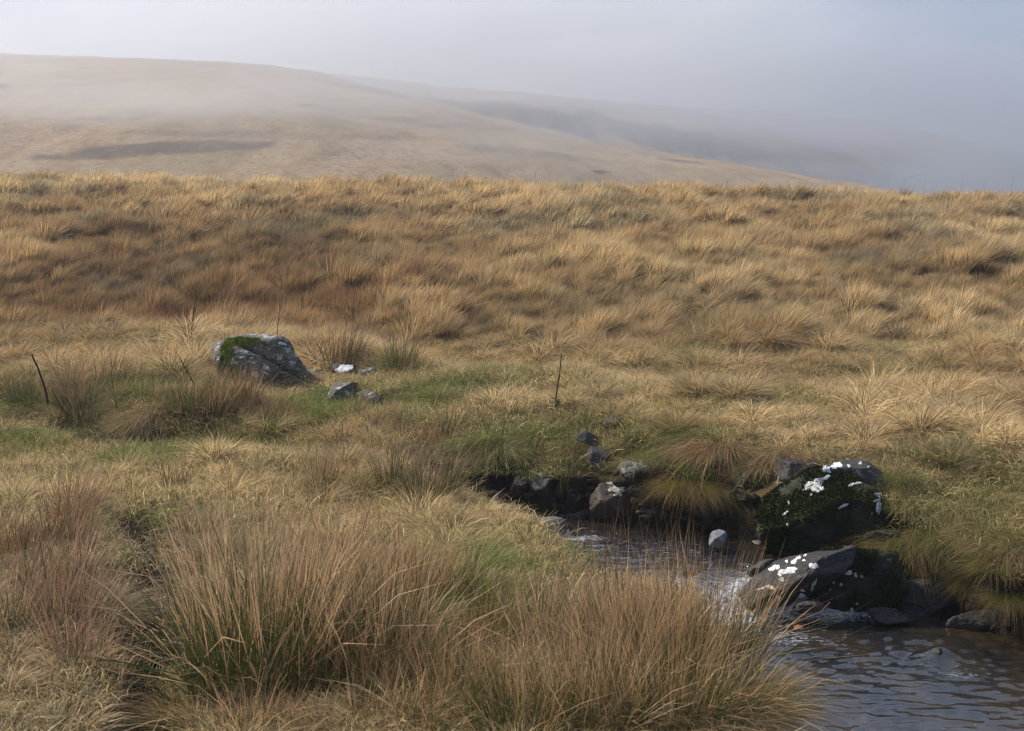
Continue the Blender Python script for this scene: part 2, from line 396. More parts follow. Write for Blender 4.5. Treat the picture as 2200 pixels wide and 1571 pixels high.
# ------------------------------------------------------------------ far hills (mist covered)
def hill_mesh(name, us, crest_v, Dcrest, Dbase, zbase, depth_back, prof, nr, patches, seed, rough):
    """a hillside swept over bearings; crest line at its own distance, slope running down to its foot"""
    U = np.linspace(us[0], us[1], 420); S = np.linspace(0, 1, nr)
    cv = np.interp(U, crest_v[0], crest_v[1]); D = np.interp(U, Dcrest[0], Dcrest[1]); B = np.interp(U, Dbase[0], Dbase[1])
    rd = np.array([ray(u, v) for u, v in zip(U, cv)]); th = np.arctan2(rd[:, 0], rd[:, 1])
    zc = CZ + rd[:, 2]/rd[:, 1]*D
    Vv = []; her = []
    for s in S:
        d = B*(D/B)**s
        z = zbase + (zc-zbase)*prof(s)
        x = d*np.tan(th); y = d
        z = z + rough*fbm(x*.01, y*.006, s=seed, o=4)*(s*(1-s)*4)*.5 + .35*fbm(x*.12, y*.05, s=seed+9, o=3)
        Vv.append(np.stack([x, y, z], -1))
    for k in range(1, 8):      # over the top and down the back
        d = D*(1+.1*k); z = zc - (k/7)**2*depth_back
        Vv.append(np.stack([d*np.tan(th), d, z], -1))
    Vv = np.array(Vv); n0, n1 = Vv.shape[:2]
    P = Vv.reshape(-1, 3)
    # heather patches laid down at their bearing and height on the slope
    cp, sp = math.cos(PITCH), math.sin(PITCH)
    dz = P[:, 2]-CZ; f = P[:, 1]*cp - dz*sp; upc = P[:, 1]*sp + dz*cp
    pu = 1100 + FPX*P[:, 0]/f; pv = 785.5 - FPX*upc/f
    her = np.zeros(len(P)); nn = fbm(P[:, 0]*.03, P[:, 1]*.012, s=seed+4, o=4)
    for (u, v, a, b, tilt, k) in patches:
        du, dv = pu-u, pv-v-(pu-u)*tilt
        q = np.sqrt((du/a)**2+(dv/b)**2) + nn*.8 + .45*fbm(P[:, 0]*.12, P[:, 1]*.04, s=seed+6, o=3)
        her = np.maximum(her, k*sst(1.15, .75, q))
    idx = np.arange(n0*n1).reshape(n0, n1)
    Fq = np.stack([idx[:-1, :-1], idx[:-1, 1:], idx[1:, 1:], idx[1:, :-1]], -1).reshape(-1, 4)
    o = obj(name, mesh_np(name, P, Fq, [M_HILL], {'heather': ('FLOAT', her)}))
    return tag(o, kind='structure')
hill_mesh('near_hill', (-2400, 2900),
    ([-2400, -800, 0, 200, 400, 570, 680, 780, 950, 1100, 1300, 1400, 1550, 1700, 1850, 2000, 2400, 2900],
     [100, 112, 115, 122, 130, 139, 154, 180, 221, 264, 308, 325, 346, 372, 396, 420, 470, 500]),
    ([-2400, 500, 900, 1400, 1900, 2900], [620, 560, 470, 400, 380, 380]),
    ([-2400, 1000, 1900, 2900], [150, 150, 170, 170]), -9, 60, lambda s: s**1.12, 150,
    [(350, 319, 150, 10, -.04, .6), (230, 329, 70, 5, 0, .5), (900, 262, 190, 7, .09, .35), (560, 290, 220, 6, .02, .3), (120, 255, 160, 6, 0, .3), (1150, 330, 160, 6, .10, .35), (215, 333, 55, 6, 0, .6), (100, 338, 60, 5, 0, .6), (660, 226, 34, 5, 0, .9), (590, 241, 9, 4, 0, .9),
     (455, 222, 5, 3, 0, .8), (0, 184, 18, 5, 0, .8), (1455, 345, 55, 5, .12, .6), (1295, 369, 12, 3, 0, .9), (820, 200, 80, 4, .2, .5), (1340, 332, 8, 3, 0, .6)], 31, 6)
hill_mesh('heather_hill', (100, 3600),
    ([100, 400, 575, 750, 950, 1100, 1300, 1460, 1700, 1900, 2200, 2700, 3600],
     [150, 140, 141, 161, 185, 196, 217, 229, 243, 262, 330, 420, 480]),
    ([100, 750, 1200, 1500, 1800, 2200, 3600], [640, 600, 720, 950, 1500, 2400, 2600]),
    ([100, 1100, 1500, 1900, 2200, 3600], [330, 330, 400, 650, 1000, 1100]), -9, 80, lambda s: s**.8, 130,
    [(1120, 246, 210, 15, .10, .8), (1330, 282, 250, 26, .17, .8), (1560, 318, 240, 24, .17, .65), (1800, 330, 160, 26, .1, .4), (900, 218, 130, 8, .16, .7), (1650, 262, 180, 10, .05, .3)], 61, 8)

# ------------------------------------------------------------------ the stream
wx = np.arange(-3, 9, .035); wy = np.arange(6, 19.2, .035)
WX, WY = np.meshgrid(wx, wy)
dn, df = dpl(WX, WY, NEAR), dpl(WX, WY, FAR); ins = inside(WX, WY, POLY)
keep = ins | (np.minimum(dn, df) < .55)
wz = water_z(WX, WY)
casc = np.exp(-((WY-.25*(WX-2.3)-14.7)/.45)**2)
foam = np.clip(1.15*casc*sst(1.0, 1.8, WX), 0, 1)
foam = np.maximum(foam, .62*np.exp(-(((WX-2.75)/.8)**2 + ((WY-14.0)/.35)**2)))
foam = np.maximum(foam, .9*np.exp(-(((WX-.05)/.5)**2 + ((WY-17.3)/.30)**2)))
foam = np.maximum(foam, .75*np.exp(-(((WX-.8)/.5)**2 + ((WY-16.7)/.22)**2)))
foam = np.maximum(foam, .38*np.exp(-(((WX-1.4)/1.1)**4 + ((WY-16.0)/.75)**4)))
foam = np.maximum(foam, .55*np.exp(-(((WX-4.25)/.3)**2 + ((WY-12.9)/.2)**2)))
foam = np.maximum(foam, .25*np.exp(-(((WX-3.2)/1.2)**2 + ((WY-12.9)/.7)**2)))
amp = .012 + .035*casc + .012*np.exp(-((WY-13.6)/.7)**2)
wav = fbm(WX*5, WY*11, s=71, o=4, r=.62)*amp*.85 + fbm(WX*12, WY*20, s=75, o=2)*amp*.35
rk = at_z(2020, 1400, -1.3)
wav = wav + .10*np.exp(-(((WX-rk[0])/.17)**2+((WY-rk[1])/.14)**2))
wzz = wz + wav
idw = -np.ones(WX.shape, int); idw[keep] = np.arange(keep.sum())
q = np.stack([idw[:-1, :-1], idw[:-1, 1:], idw[1:, 1:], idw[1:, :-1]], -1).reshape(-1, 4); q = q[(q >= 0).all(1)]
water = obj('stream_water', mesh_np('stream_water', np.stack([WX, WY, wzz], -1)[keep], q, [M_WATER], {'foam': ('FLOAT', foam[keep]*.8)}))
tag(water, kind='structure')
# unseen reaches of the stream, upstream and down towards the camera
def strip(name, a, b, z):
    n = len(a); V = np.array([(x, y, z) for x, y in a] + [(x, y, z) for x, y in b])
    Fq = [[i, i+1, n+i+1, n+i] for i in range(n-1)]
    o = obj(name, mesh_np(name, V, np.array(Fq), [M_WATER], {'foam': ('FLOAT', np.zeros(len(V)))})); tag(o, kind='structure')
strip('upstream_water', [(-40, 28.4), (-14, 20.7), (-7, 18.4), (-3.0, 16.9)], [(-40, 31.6), (-14, 23.4), (-7, 20.8), (-3.0, 19.45)], -1.004)
strip('downstream_water', [(1.7, 6.03), (2.1, 5), (3.5, 0), (7.5, -12)], [(10.2, 6.03), (10.6, 5), (12.5, 0), (15.5, -12)], -1.364)

# ------------------------------------------------------------------ rocks
FOOT = []            # footprints (x, y, r): no grass grows through these
ico = {}
def icos(n):
    if n not in ico:
        import bmesh
        bm = bmesh.new(); bmesh.ops.create_icosphere(bm, subdivisions=n, radius=1)
        V = np.array([v.co[:] for v in bm.verts]); F = np.array([[v.index for v in f.verts] for f in bm.faces]); bm.free()
        ico[n] = (V, F)
    return ico[n]
def rock_shape(seed, size, sub=5, planes=14, extra=(), soft=26, rough=.06, flat=0):
    r_ = np.random.default_rng(seed); V, F = icos(sub)
    nrm = r_.normal(size=(planes, 3)); nrm /= np.linalg.norm(nrm, axis=1)[:, None]; hh = r_.uniform(.60, .90, planes)
    if len(extra):
        e = np.array(extra, float); en = e[:, :3]/np.linalg.norm(e[:, :3], axis=1)[:, None]
        nrm = np.vstack([nrm, en]); hh = np.concatenate([hh, e[:, 3]])
    dp = np.maximum(V@nrm.T, 1e-3); rr = hh[None]/dp; rr = np.minimum(rr, 3)
    r = -np.log(np.exp(-soft*rr).sum(1) + np.exp(-soft*1.15))/soft
    P = V*r[:, None]
    nz = fbm(P[:, 0]*2.2+seed, P[:, 1]*2.2, P[:, 2]*2.2, s=seed, o=5, r=.55)
    cr = np.abs(fbm(P[:, 0]*1.4+seed*2, P[:, 1]*1.4, P[:, 2]*2.6, s=seed+50, o=3))
    P = P*(1 + rough*nz[:, None] - rough*1.1*np.exp(-(cr/.05)**2)[:, None])
    return P*np.array(size)/2, F
def rot3(rx, ry, rz): return np.array(Matrix.Rotation(rz, 3, 'Z') @ Matrix.Rotation(ry, 3, 'Y') @ Matrix.Rotation(rx, 3, 'X'))
def rock(name, loc, size, mat, label, cat='rock', seed=1, rot=(0, 0, 0), group=None, foot=.45, **kw):
    P, F = rock_shape(seed, size, **kw)
    P = P @ rot3(*rot).T
    o = obj(name, mesh_np(name, P, F, [mat]), loc=loc); tag(o, label, cat, group)
    o['_p'] = 1; del o['_p']
    FOOT.append((loc[0], loc[1], foot*max(size[0], size[1])))
    return o
def bvh_of(o):
    me = o.data; V = [v.co + o.location for v in me.vertices]
    return BVHTree.FromPolygons(V, [tuple(p.vertices) for p in me.polygons])
def patch(o, bv, u, v, ru, rv, mat, name='lichen_patch', seed=0, lift=.0035, tilt=0, holes=.25):
    """an irregular crust lying on the rock's surface where the photograph shows it"""
    r_ = np.random.default_rng(seed+int(u)*7+int(v)); rings, n = 5, 22
    ph = r_.uniform(0, 6.28, 4); Vv = []; ok = []
    for i in range(rings+1):
        for j in range(n):
            a = 2*math.pi*j/n; k = 1 + .18*math.sin(2*a+ph[0]) + .14*math.sin(3*a+ph[1]) + .12*math.sin(5*a+ph[2]) + .10*math.sin(8*a+ph[3])
            q = i/rings*k; du, dv = q*ru*math.cos(a), q*rv*math.sin(a)
            du, dv = du*math.cos(tilt)-dv*math.sin(tilt), du*math.sin(tilt)+dv*math.cos(tilt)
            hit = bv.ray_cast(Vector((0, 0, CZ)), Vector(ray(u+du, v+dv)))
            if hit[0] is None: Vv.append((0, 0, 0)); ok.append(False)
            else:
                nn = hit[1] if hit[1].y < .3 or hit[1].z > 0 else -hit[1]
                if nn.dot(Vector(ray(u, v))) > 0: nn = -nn
                Vv.append(hit[0] + nn*(lift*(1-.8*(i == rings))) - o.location); ok.append(True)
    F = []
    for i in range(rings):
        for j in range(n):
            a, b, c, d = i*n+j, i*n+(j+1) % n, (i+1)*n+(j+1) % n, (i+1)*n+j
            if ok[a] and ok[b] and ok[c] and ok[d]:
                zs = [Vector(Vv[k]).length for k in (a, b, c, d)]
                pts = [Vector(Vv[k]) for k in (a, b, c, d)]
                if max((pts[0]-pts[2]).length, (pts[1]-pts[3]).length) < .35: F.append((a, b, c, d))
    if len(F) < 3: return None
    # keep only the largest connected piece
    par = list(range(len(Vv)))
    def find(a):
        while par[a] != a: a = par[a]
        return a
    for f in F:
        for k in f[1:]: par[find(k)] = find(f[0])
    roots = [find(f[0]) for f in F]; best = max(set(roots), key=roots.count)
    F = [f for f, r in zip(F, roots) if r == best]; used = sorted({k for f in F for k in f}); mp = {k: i for i, k in enumerate(used)}
    return obj(name, mesh_np(name, np.array([tuple(Vv[k]) for k in used]), np.array([[mp[k] for k in f] for f in F]), [mat]), parent=o)
def moss_tufts(o, mat, n, length, mask, name='moss', seed=3, thick=.006):
    """short moss shoots growing out of the rock face where mask(world pts, normals) is true"""
    me = o.data; r_ = np.random.default_rng(seed)
    co = np.zeros(len(me.vertices)*3); me.vertices.foreach_get('co', co); co = co.reshape(-1, 3)
    tri = np.array([p.vertices[:] for p in me.polygons]); a, b, c = co[tri[:, 0]], co[tri[:, 1]], co[tri[:, 2]]
    cr = np.cross(b-a, c-a); ar = np.linalg.norm(cr, axis=1); nn = cr/ar[:, None]
    cen = (a+b+c)/3 + np.array(o.location)
    wgt = ar*mask(cen, nn); 
    if wgt.sum() <= 0: return None
    k = r_.choice(len(tri), n, p=wgt/wgt.sum()); e = r_.random((n, 2)); e = np.where(e.sum(1)[:, None] > 1, 1-e, e)
    p = a[k] + (b-a)[k]*e[:, :1] + (c-a)[k]*e[:, 1:]
    d = nn[k]*.8 + r_.normal(size=(n, 3))*.5 + np.array([0, 0, .25]); d /= np.linalg.norm(d, axis=1)[:, None]
    ln = length*r_.uniform(.5, 1.3, n)
    sd_ = np.cross(d, r_.normal(size=(n, 3))); sd_ /= np.linalg.norm(sd_, axis=1)[:, None]
    V = np.stack([p-sd_*thick-d*.004, p+sd_*thick-d*.004, p+d*ln[:, None]], 1).reshape(-1, 3)
    clump = fbm(p[:, 0]*9, p[:, 1]*9, p[:, 2]*9, s=seed)*.5+.5
    rr = np.repeat(np.clip(clump + r_.normal(size=n)*.15, 0, 1), 3)
    m = mesh_np(name, V, np.arange(n*3).reshape(-1, 3), [mat], {'r': ('FLOAT', rr)})
    ob = obj(name, m, parent=o); ob['kind'] = 'stuff'; return ob
def rock_px(name, u, v, wpx, hpx, mat, label, y=None, depth=1.0, zoff=0, **kw):
    """a stone centred at this place in the photograph, width and height in photograph pixels"""
    if y is None:
        x_, y = on_land(u, v+hpx*.38)
        y += .10*wpx*m_per_px(y)*depth
    c = at_y(u, v, y); s = m_per_px(y)
    return rock(name, c + Vector((0, 0, zoff)), (wpx*s, wpx*s*depth, hpx*s), mat, label, **kw)

# the big mossy boulder on the grass: two slabs split by a crack
yb = on_land(556, 826)[1] + .25; b = at_y(556, 782, yb); s = m_per_px(yb)
boulder = rock('mossy_boulder', b, (228*s, 150*s, 175*s), M_BOULDER, 'big grey boulder with green moss and a long crack, standing in the grass', 'boulder', seed=12,
     sub=6, planes=8, soft=22, rough=.085, foot=.40,
     extra=[(0, -.15, 1, .68), (-.62, -.35, .62, .74), (-1, -.25, .15, .82), (-.2, -1, .35, .62), (.75, -.5, .55, .78), (1, .1, .45, .86), (.3, -1, -.1, .8)])
me = boulder.data; co = np.zeros(len(me.vertices)*3); me.vertices.foreach_get('co', co); co = co.reshape(-1, 3)
# crack: a plane running from the upper left over the face to the lower right
pl = (co[:, 0]*.55 + co[:, 2]*.9 - .10 + co[:, 1]*.35) + .05*fbm(co[:, 0]*4, co[:, 1]*4, co[:, 2]*4, s=5)
cen = np.exp(-(pl/.022)**2)*sst(-.62, -.3, co[:, 0])
lay = np.exp(-((pl-.17+.03*fbm(co[:, 0]*6, co[:, 1]*6, co[:, 2]*6, s=8))/.014)**2)
rl = np.linalg.norm(co, axis=1)[:, None]
co = co*(1 - .085*cen[:, None]/rl - .03*lay[:, None]/rl); co[:, 0:2] *= (1 + .045*sst(0, .08, -pl))[:, None]
me.vertices.foreach_set('co', co.ravel()); me.update()
bv = bvh_of(boulder)
nf = lambda c, sd_: fbm(c[:, 0]*4, c[:, 1]*4, c[:, 2]*4, s=sd_)
def px_of(c):
    cp, sp = math.cos(PITCH), math.sin(PITCH); dz = c[:, 2]-CZ
    f = c[:, 1]*cp-dz*sp; return 1100+FPX*c[:, 0]/f, 785.5-FPX*(c[:, 1]*sp+dz*cp)/f
def m1(c, n):
    u, v = px_of(c); k = np.exp(-(((u-528)/36)**2+((v-734)/10)**2)**2) + .9*np.exp(-(((u-488)/13)**2+((v-755)/36)**2)**2) + .7*np.exp(-(((u-500)/10)**2+((v-800)/28)**2)**2)
    return np.clip((k + nf(c, 3)*.45 - .35)*3, 0, 1)*(n[:, 1] < .6)
moss_tufts(boulder, M_MOSSB, 9000, .020, m1, 'moss_patch', 4, .006)
for (u, v, a, b_, mt, tl) in [(548, 718, 24, 2.6, M_LICHG, .0), (577, 722, 12, 5, M_LICHG, 0), (606, 738, 9, 3, M_LICH, .3), (576, 792, 4, 5, M_LICH, 0), (570, 801, 10, 2, M_LICHG, .4),
        (499, 777, 6, 7, M_LICH2, 0), (525, 757, 12, 4, M_LICHG, 0), (632, 764, 10, 1.6, M_LICHG, .3), (620, 752, 12, 1.6, M_LICHG, .5), (628, 779, 7, 5, M_LICHG, 0), (640, 751, 8, 1.8, M_LICH, .9), (540, 770, 6, 3, M_LICH2, 0)]:
    patch(boulder, bv, u, v, a, b_, mt, tilt=tl, lift=.003)

def RP(*a, **k): return rock_px(*a, **k)
st = RP('white_topped_stone', 742, 797, 52, 40, M_SLATE, 'small stone with a bright white lichen cap beside the big boulder', zoff=.03, seed=21, sub=4, planes=4, extra=[(-.15, -.55, 1, .42), (.2, .3, 1, .55)], foot=.3)
bv = bvh_of(st); patch(st, bv, 741, 793, 23, 9, M_LICH, lift=.008)
RP('grey_stone', 793, 802, 66, 26, M_FLAT, 'low grey stone just right of the white capped stone', depth=.7, seed=22, sub=4, foot=.3)
RP('pale_stone', 677, 802, 50, 30, M_FLAT, 'small pale stone between the big boulder and the white capped stone', seed=23, sub=4, foot=.3)
RP('leaning_slab', 737, 842, 96, 46, M_FLAT, 'leaning grey slab lying in the grass below the white capped stone', seed=24, rot=(0, -.5, .2), depth=.6, sub=4, foot=.3)
RP('dark_slab', 697, 856, 44, 14, M_SLATE, 'thin dark slab at the left foot of the leaning slab', seed=25, sub=4, foot=.3)
RP('round_stone', 795, 856, 60, 40, M_FLAT, 'rounded grey stone to the right of the leaning slab', seed=26, sub=4, foot=.3)
RP('stone_sliver', 809, 893, 28, 9, M_FLAT, 'narrow pale sliver of stone in grass below the rounded stone', seed=27, sub=3, foot=.2)

# far bank, upstream part
RP('cliff_stone', 1257, 952, 50, 62, M_SLATE, 'lichen speckled stone jutting from the far bank, upper left of the wedge rock', seed=31, sub=4)
RP('wedge_rock', 1287, 992, 56, 60, M_SLATE, 'dark wedge shaped rock with a flat face on the far bank', seed=32, sub=5, planes=4, extra=[(-.2, -1, .3, .5), (.3, -.4, 1, .7), (1, -.4, -.2, .6), (-.9, -.3, -.5, .6)], soft=40, rough=.03)
st = RP('bank_rock', 1372, 1006, 78, 44, M_FLAT, 'pale lichened rock half buried in grass, right of the wedge rock', seed=33, sub=4)
bv = bvh_of(st); [patch(st, bv, *a) for a in [(1360, 1008, 12, 7, M_LICH2), (1346, 1020, 8, 9, M_LICH2), (1385, 1002, 5, 3, M_LICH2)]]
st = RP('stream_rock', 1312, 1078, 128, 104, M_BROWN, 'large brown rock in the far bank with a splash of white lichen on its crown', seed=34, sub=5, depth=.8)
bv = bvh_of(st)
for a in [(1318, 1032, 16, 8), (1327, 1048, 12, 11), (1306, 1036, 8, 3), (1313, 1052, 6, 5), (1332, 1062, 5, 4), (1338, 1054, 4, 4), (1322, 1064, 4, 3)]:
    patch(st, bv, *a, M_LICH2)
RP('brown_bank_rock', 1122, 1040, 62, 60, M_BROWN, 'red brown rock in the far bank at the left end of the stream', seed=35, sub=4)
RP('dark_bank_rock', 1160, 1044, 58, 56, M_DARK, 'dark faceted rock next to the red brown rock on the far bank', seed=36, sub=4)
RP('small_bank_rock', 1151, 993, 34, 26, M_SLATE, 'small mossy grey stone above the dark faceted rock', seed=37, sub=4)
RP('mossy_ledge', 1118, 1010, 46, 20, M_MOSSROCK, 'low mossy ledge stone above the red brown rock', seed=44, sub=4)
RP('low_rock', 1078, 1070, 46, 40, M_DARK, 'low dark rock at the far left edge of the visible stream', seed=38, sub=4)
RP('shore_stone', 1068, 1090, 22, 18, M_COB, 'little grey stone at the left tip of the visible water', y=17.5, seed=45, sub=3)
RP('ledge_rock', 1225, 1110, 130, 52, M_DARK, 'black wet ledge along the far waterline behind the round cobble', y=17.85, seed=39, sub=5, depth=.5)
RP('waterline_rock', 1420, 1110, 150, 70, M_DARK, 'black rock face below the drooping grass in the far bank', y=17.5, seed=40, sub=5, depth=.5)
RP('shaded_rock', 1540, 1085, 120, 84, M_DARK, 'black rock in the hollow behind the pale granite stone', y=17.1, seed=41, sub=5, depth=.5)
RP('shadow_rock', 1640, 1100, 110, 96, M_DARK, 'black rock left of the big moss covered rock', y=16.9, seed=42, sub=5, depth=.5)
RP('dark_hole_block', 1312, 908, 54, 30, M_BROWN, 'dark brown block in place of the dark hole under overhanging peat high on the far bank', seed=43, sub=4)  # solid block, its dark colour stands in for the shaded hole under the peat
st = RP('round_cobble', 1188, 1142, 76, 56, M_COB, 'smooth round brown cobble in the upper stream', y=16.9, seed=46, sub=5, planes=3, soft=6, rough=.02, extra=[(.9, -.5, .1, .7)])
bv = bvh_of(st); patch(st, bv, 1221, 1148, 6, 12, M_LICH)
RP('granite_stone', 1541, 1157, 50, 42, M_GRAN, 'pale speckled granite stone standing in the upper stream', y=16.1, seed=147, sub=4, planes=7, extra=[(.1, -.2, 1, .62), (-1, -.3, .2, .68), (.9, -.6, .3, .66)], soft=34, rough=.04)
RP('flat_stone', 1645, 1168, 56, 16, M_COB, 'flat grey stone in the stream right of the granite stone', y=16.1, seed=48, sub=4, depth=.8)
RP('cascade_rock', 1640, 1225, 110, 52, M_DARK, 'black wet rock splitting the little cascade', y=15.2, seed=49, sub=5, rot=(0, -.3, 0), depth=.7)
RP('splash_rock', 1475, 1228, 60, 26, M_DARK, 'small wet rock in the broken water at the lip of the cascade', y=15.2, seed=50, sub=4)

# right hand rock pile
RP('grey_bank_rock', 1594, 1030, 50, 46, M_FLAT, 'grey rock under a grass tuft left of the rock pile', seed=51, sub=4)
RP('flat_slab', 1718, 1008, 118, 58, M_DSLATE, 'dark flat faced slab at the top left of the rock pile', seed=52, sub=5, planes=3, extra=[(0, -1, .55, .5), (0, .2, 1, .6), (-1, 0, .25, .75), (1, -.1, .1, .8)], soft=24, rough=.10, rot=(.15, .1, .3), y=16.95)
RP('stacked_slab', 1700, 1052, 84, 44, M_SLATE, 'smaller slab under the dark flat faced slab', y=16.5, depth=.5, seed=53, sub=4, planes=3, extra=[(0, -1, .3, .5), (0, .2, 1, .6), (-1, 0, .1, .8)], soft=36, rough=.025)
tp = RP('top_slab', 1828, 1014, 150, 66, M_SLATE, 'long grey slab with round white lichen spots on top of the rock pile', y=16.35, depth=.5, seed=54, sub=5, planes=7, extra=[(0, -.2, 1, .45), (0, -1, .4, .55), (1, -.2, .4, .75)], soft=26, rough=.08, rot=(0, .05, 0))
bv = bvh_of(tp)
for a in [(1797, 1000, 11, 8), (1776, 1012, 11, 9), (1770, 1002, 4, 4), (1848, 995, 4, 3), (1824, 1001, 4, 3), (1886, 998, 3, 4), (1866, 1003, 3, 2)]: patch(tp, bv, *a, M_LICH)
mr = RP('moss_covered_rock', 1790, 1114, 285, 212, M_MOSSROCK, 'huge dark rock covered in moss with white lichen along its edges, above the pool', y=16.0, depth=.75, seed=55, sub=6, planes=5,
     extra=[(-.62, -.35, .70, .60), (.1, -1, .15, .52), (.05, -.5, 1, .62), (1, -.25, .10, .80), (-.2, -.6, .75, .68), (-.3, -.9, -.5, .6)], soft=36, rough=.085, foot=.42)
bv = bvh_of(mr)
for (u, v, a, b_, tl) in [(1748, 1041, 17, 10, -.4), (1757, 1049, 13, 8, -.3), (1730, 1052, 6, 3, -.5), (1774, 1028, 9, 4, -.4), (1893, 1043, 5, 8, -.2), (1887, 1086, 5, 16, .1), (1884, 1063, 7, 3, 0), (1829, 1043, 6, 3, -.5), (1843, 1039, 7, 3, -.2),
        (1695, 1081, 2, 4, 0), (1692, 1128, 2, 3, 0), (1743, 1064, 3, 2, 0), (1812, 1087, 10, 3, -.5), (1688, 1104, 7, 2, -.6), (1882, 1076, 6, 3, 0)]:
    patch(mr, bv, u, v, a*1.15, b_*1.15, M_LICH if a*b_ > 12 else M_LICH2, tilt=tl, lift=.014)
moss_tufts(mr, M_MOSST, 26000, .032, lambda c, n: np.clip(.55+nf(c, 9)*1.5+n[:, 2]*.5, 0, 1)*(n[:, 1] < .6), 'moss_cover', 5, .007)
lr = RP('lichened_rock', 1698, 1240, 270, 88, M_DSLATE, 'slanted bare grey rock blotched with white lichen beside the cascade', y=14.75, depth=.6, seed=56, sub=6, planes=3,
     extra=[(-.25, -.75, .7, .50), (-.1, -1, -.3, .60), (.2, -.3, 1, .7), (.6, -.8, .2, .72), (-1, -.2, .1, .86)], soft=26, rough=.035, rot=(0, -.46, 0))
bv = bvh_of(lr)
for (u, v, a, b_, tl, mt) in [(1664, 1220, 11, 6, -.3, M_LICH), (1694, 1226, 17, 8, -.1, M_LICH), (1706, 1206, 9, 4, -.5, M_LICH), (1675, 1234, 5, 4, 0, M_LICH), (1679, 1245, 7, 4, .3, M_LICH2), (1748, 1216, 9, 7, 0, M_LICH), (1745, 1219, 4, 3, 0, M_LICH3),
        (1748, 1257, 4, 13, .5, M_LICH2), (1723, 1282, 8, 6, 0, M_LICH), (1724, 1269, 6, 2.5, 0, M_LICH), (1672, 1283, 4, 4, 0, M_LICH), (1655, 1262, 11, 4, .2, M_LICH3), (1634, 1265, 10, 2.5, -.4, M_LICH3), (1765, 1177, 12, 5, -.4, M_LICH2),
        (1716, 1198, 6, 3, -.5, M_LICH), (1730, 1193, 4, 2, -.3, M_LICH), (1690, 1206, 4, 2.5, 0, M_LICH), (1727, 1204, 4, 2, 0, M_LICH)]:
    patch(lr, bv, u, v, a, b_, mt, tilt=tl)
br = RP('black_mossy_rock', 1850, 1262, 240, 190, M_MOSSROCK, 'black rounded mossy rock with a few white spots, right of the lichen blotched rock', y=14.95, depth=.6, seed=57, sub=6, planes=12, rough=.10)
bv = bvh_of(br)
for a in [(1823, 1231, 8, 5), (1838, 1236, 4, 5), (1851, 1239, 4, 3), (1791, 1252, 3, 3), (1807, 1256, 3, 4), (1784, 1267, 2, 2), (1830, 1310, 5, 4), (1842, 1297, 4, 3)]: patch(br, bv, *a, M_LICH2 if a[2] < 5 else M_LICH, lift=.014)
moss_tufts(br, M_MOSST, 12000, .028, lambda c, n: np.clip(.35+nf(c, 19)*1.6+n[:, 2]*.5, 0, 1)*(n[:, 1] < .6), 'moss_cover', 6, .006)
RP('undercut_rock', 1985, 1305, 150, 110, M_DARK, 'black undercut rock beneath the hanging tussocks at the far side of the pool', depth=.5, seed=58, sub=5)
RP('dark_shore_rock', 2120, 1340, 150, 80, M_DARK, 'black low rock at the right end of the shaded pool edge', depth=.5, seed=59, sub=5)
RP('edge_rock', 1895, 1165, 90, 80, M_MOSSROCK, 'angular mossy rock wedged under the right end of the moss covered rock', y=15.5, depth=.7, seed=62, sub=5, rough=.09)
RP('foot_rock', 1745, 1300, 90, 34, M_DARK, 'low wet rock at the foot of the lichen blotched rock', y=14.45, depth=.6, seed=63, sub=4, rough=.09)
RP('pool_edge_rock', 1905, 1325, 110, 50, M_DARK, 'low black rock between the black mossy rock and the undercut rock', y=14.5, depth=.6, seed=64, sub=4, rough=.09)
sr = rock('sunken_stone', (rk[0], rk[1], -1.33), (.26, .22, .20), M_DARK, 'small stone just breaking the pool surface with water running over it', seed=60, sub=4)

# ------------------------------------------------------------------ grass blades
def blades(root, dirv, length, droop, width, seg=3, bend_dir=None, r=None, g=None):
    n = len(root); g = g or rng
    d = dirv/np.linalg.norm(dirv, axis=1)[:, None]
    hd = d.copy(); hd[:, 2] = 0; hd += 1e-4; hd /= np.linalg.norm(hd, axis=1)[:, None]
    if bend_dir is not None: hd = hd*.6 + bend_dir; hd /= np.linalg.norm(hd, axis=1)[:, None]
    side = np.cross(d, g.normal(size=(n, 3))); side /= np.linalg.norm(side, axis=1)[:, None]
    V = []; T = []
    wp = np.interp(np.linspace(0, 1, seg+1), [0, .5, 1], [.9, 1, .0])
    for i in range(seg+1):
        s = i/seg
        p = root + (d*s + hd*(droop*.75*s*s)[:, None])*length[:, None]
        p[:, 2] -= droop*.8*s**2.3*length
        if i < seg:
            V += [p - side*(width*wp[i]*.5)[:, None], p + side*(width*wp[i]*.5)[:, None]]; T += [s, s]
        else: V.append(p); T.append(1.)
    k = len(V); P = np.stack(V, 1).reshape(-1, 3); b0 = np.arange(n)*k
    Q = np.concatenate([np.stack([b0+2*i, b0+2*i+1, b0+2*i+3, b0+2*i+2], -1) for i in range(seg-1)]) if seg > 1 else np.zeros((0, 4), int)
    Tt = np.stack([b0+2*(seg-1), b0+2*(seg-1)+1, b0+k-1], -1)
    r = g.random(n) if r is None else r
    return P, Q, Tt, np.tile(T, n), np.repeat(r, k)
def blade_mesh(name, parts, mat):
    Vs, Qs, Ts, tt, rr = [], [], [], [], []; off = 0
    for P, Q, T, t, r in parts:
        Vs.append(P); Qs.append(Q+off); Ts.append(T+off); tt.append(t); rr.append(r); off += len(P)
    return mesh_np(name, np.concatenate(Vs), [np.concatenate(Qs), np.concatenate(Ts)], [mat],
        {'t': ('FLOAT', np.concatenate(tt)), 'r': ('FLOAT', np.concatenate(rr))})
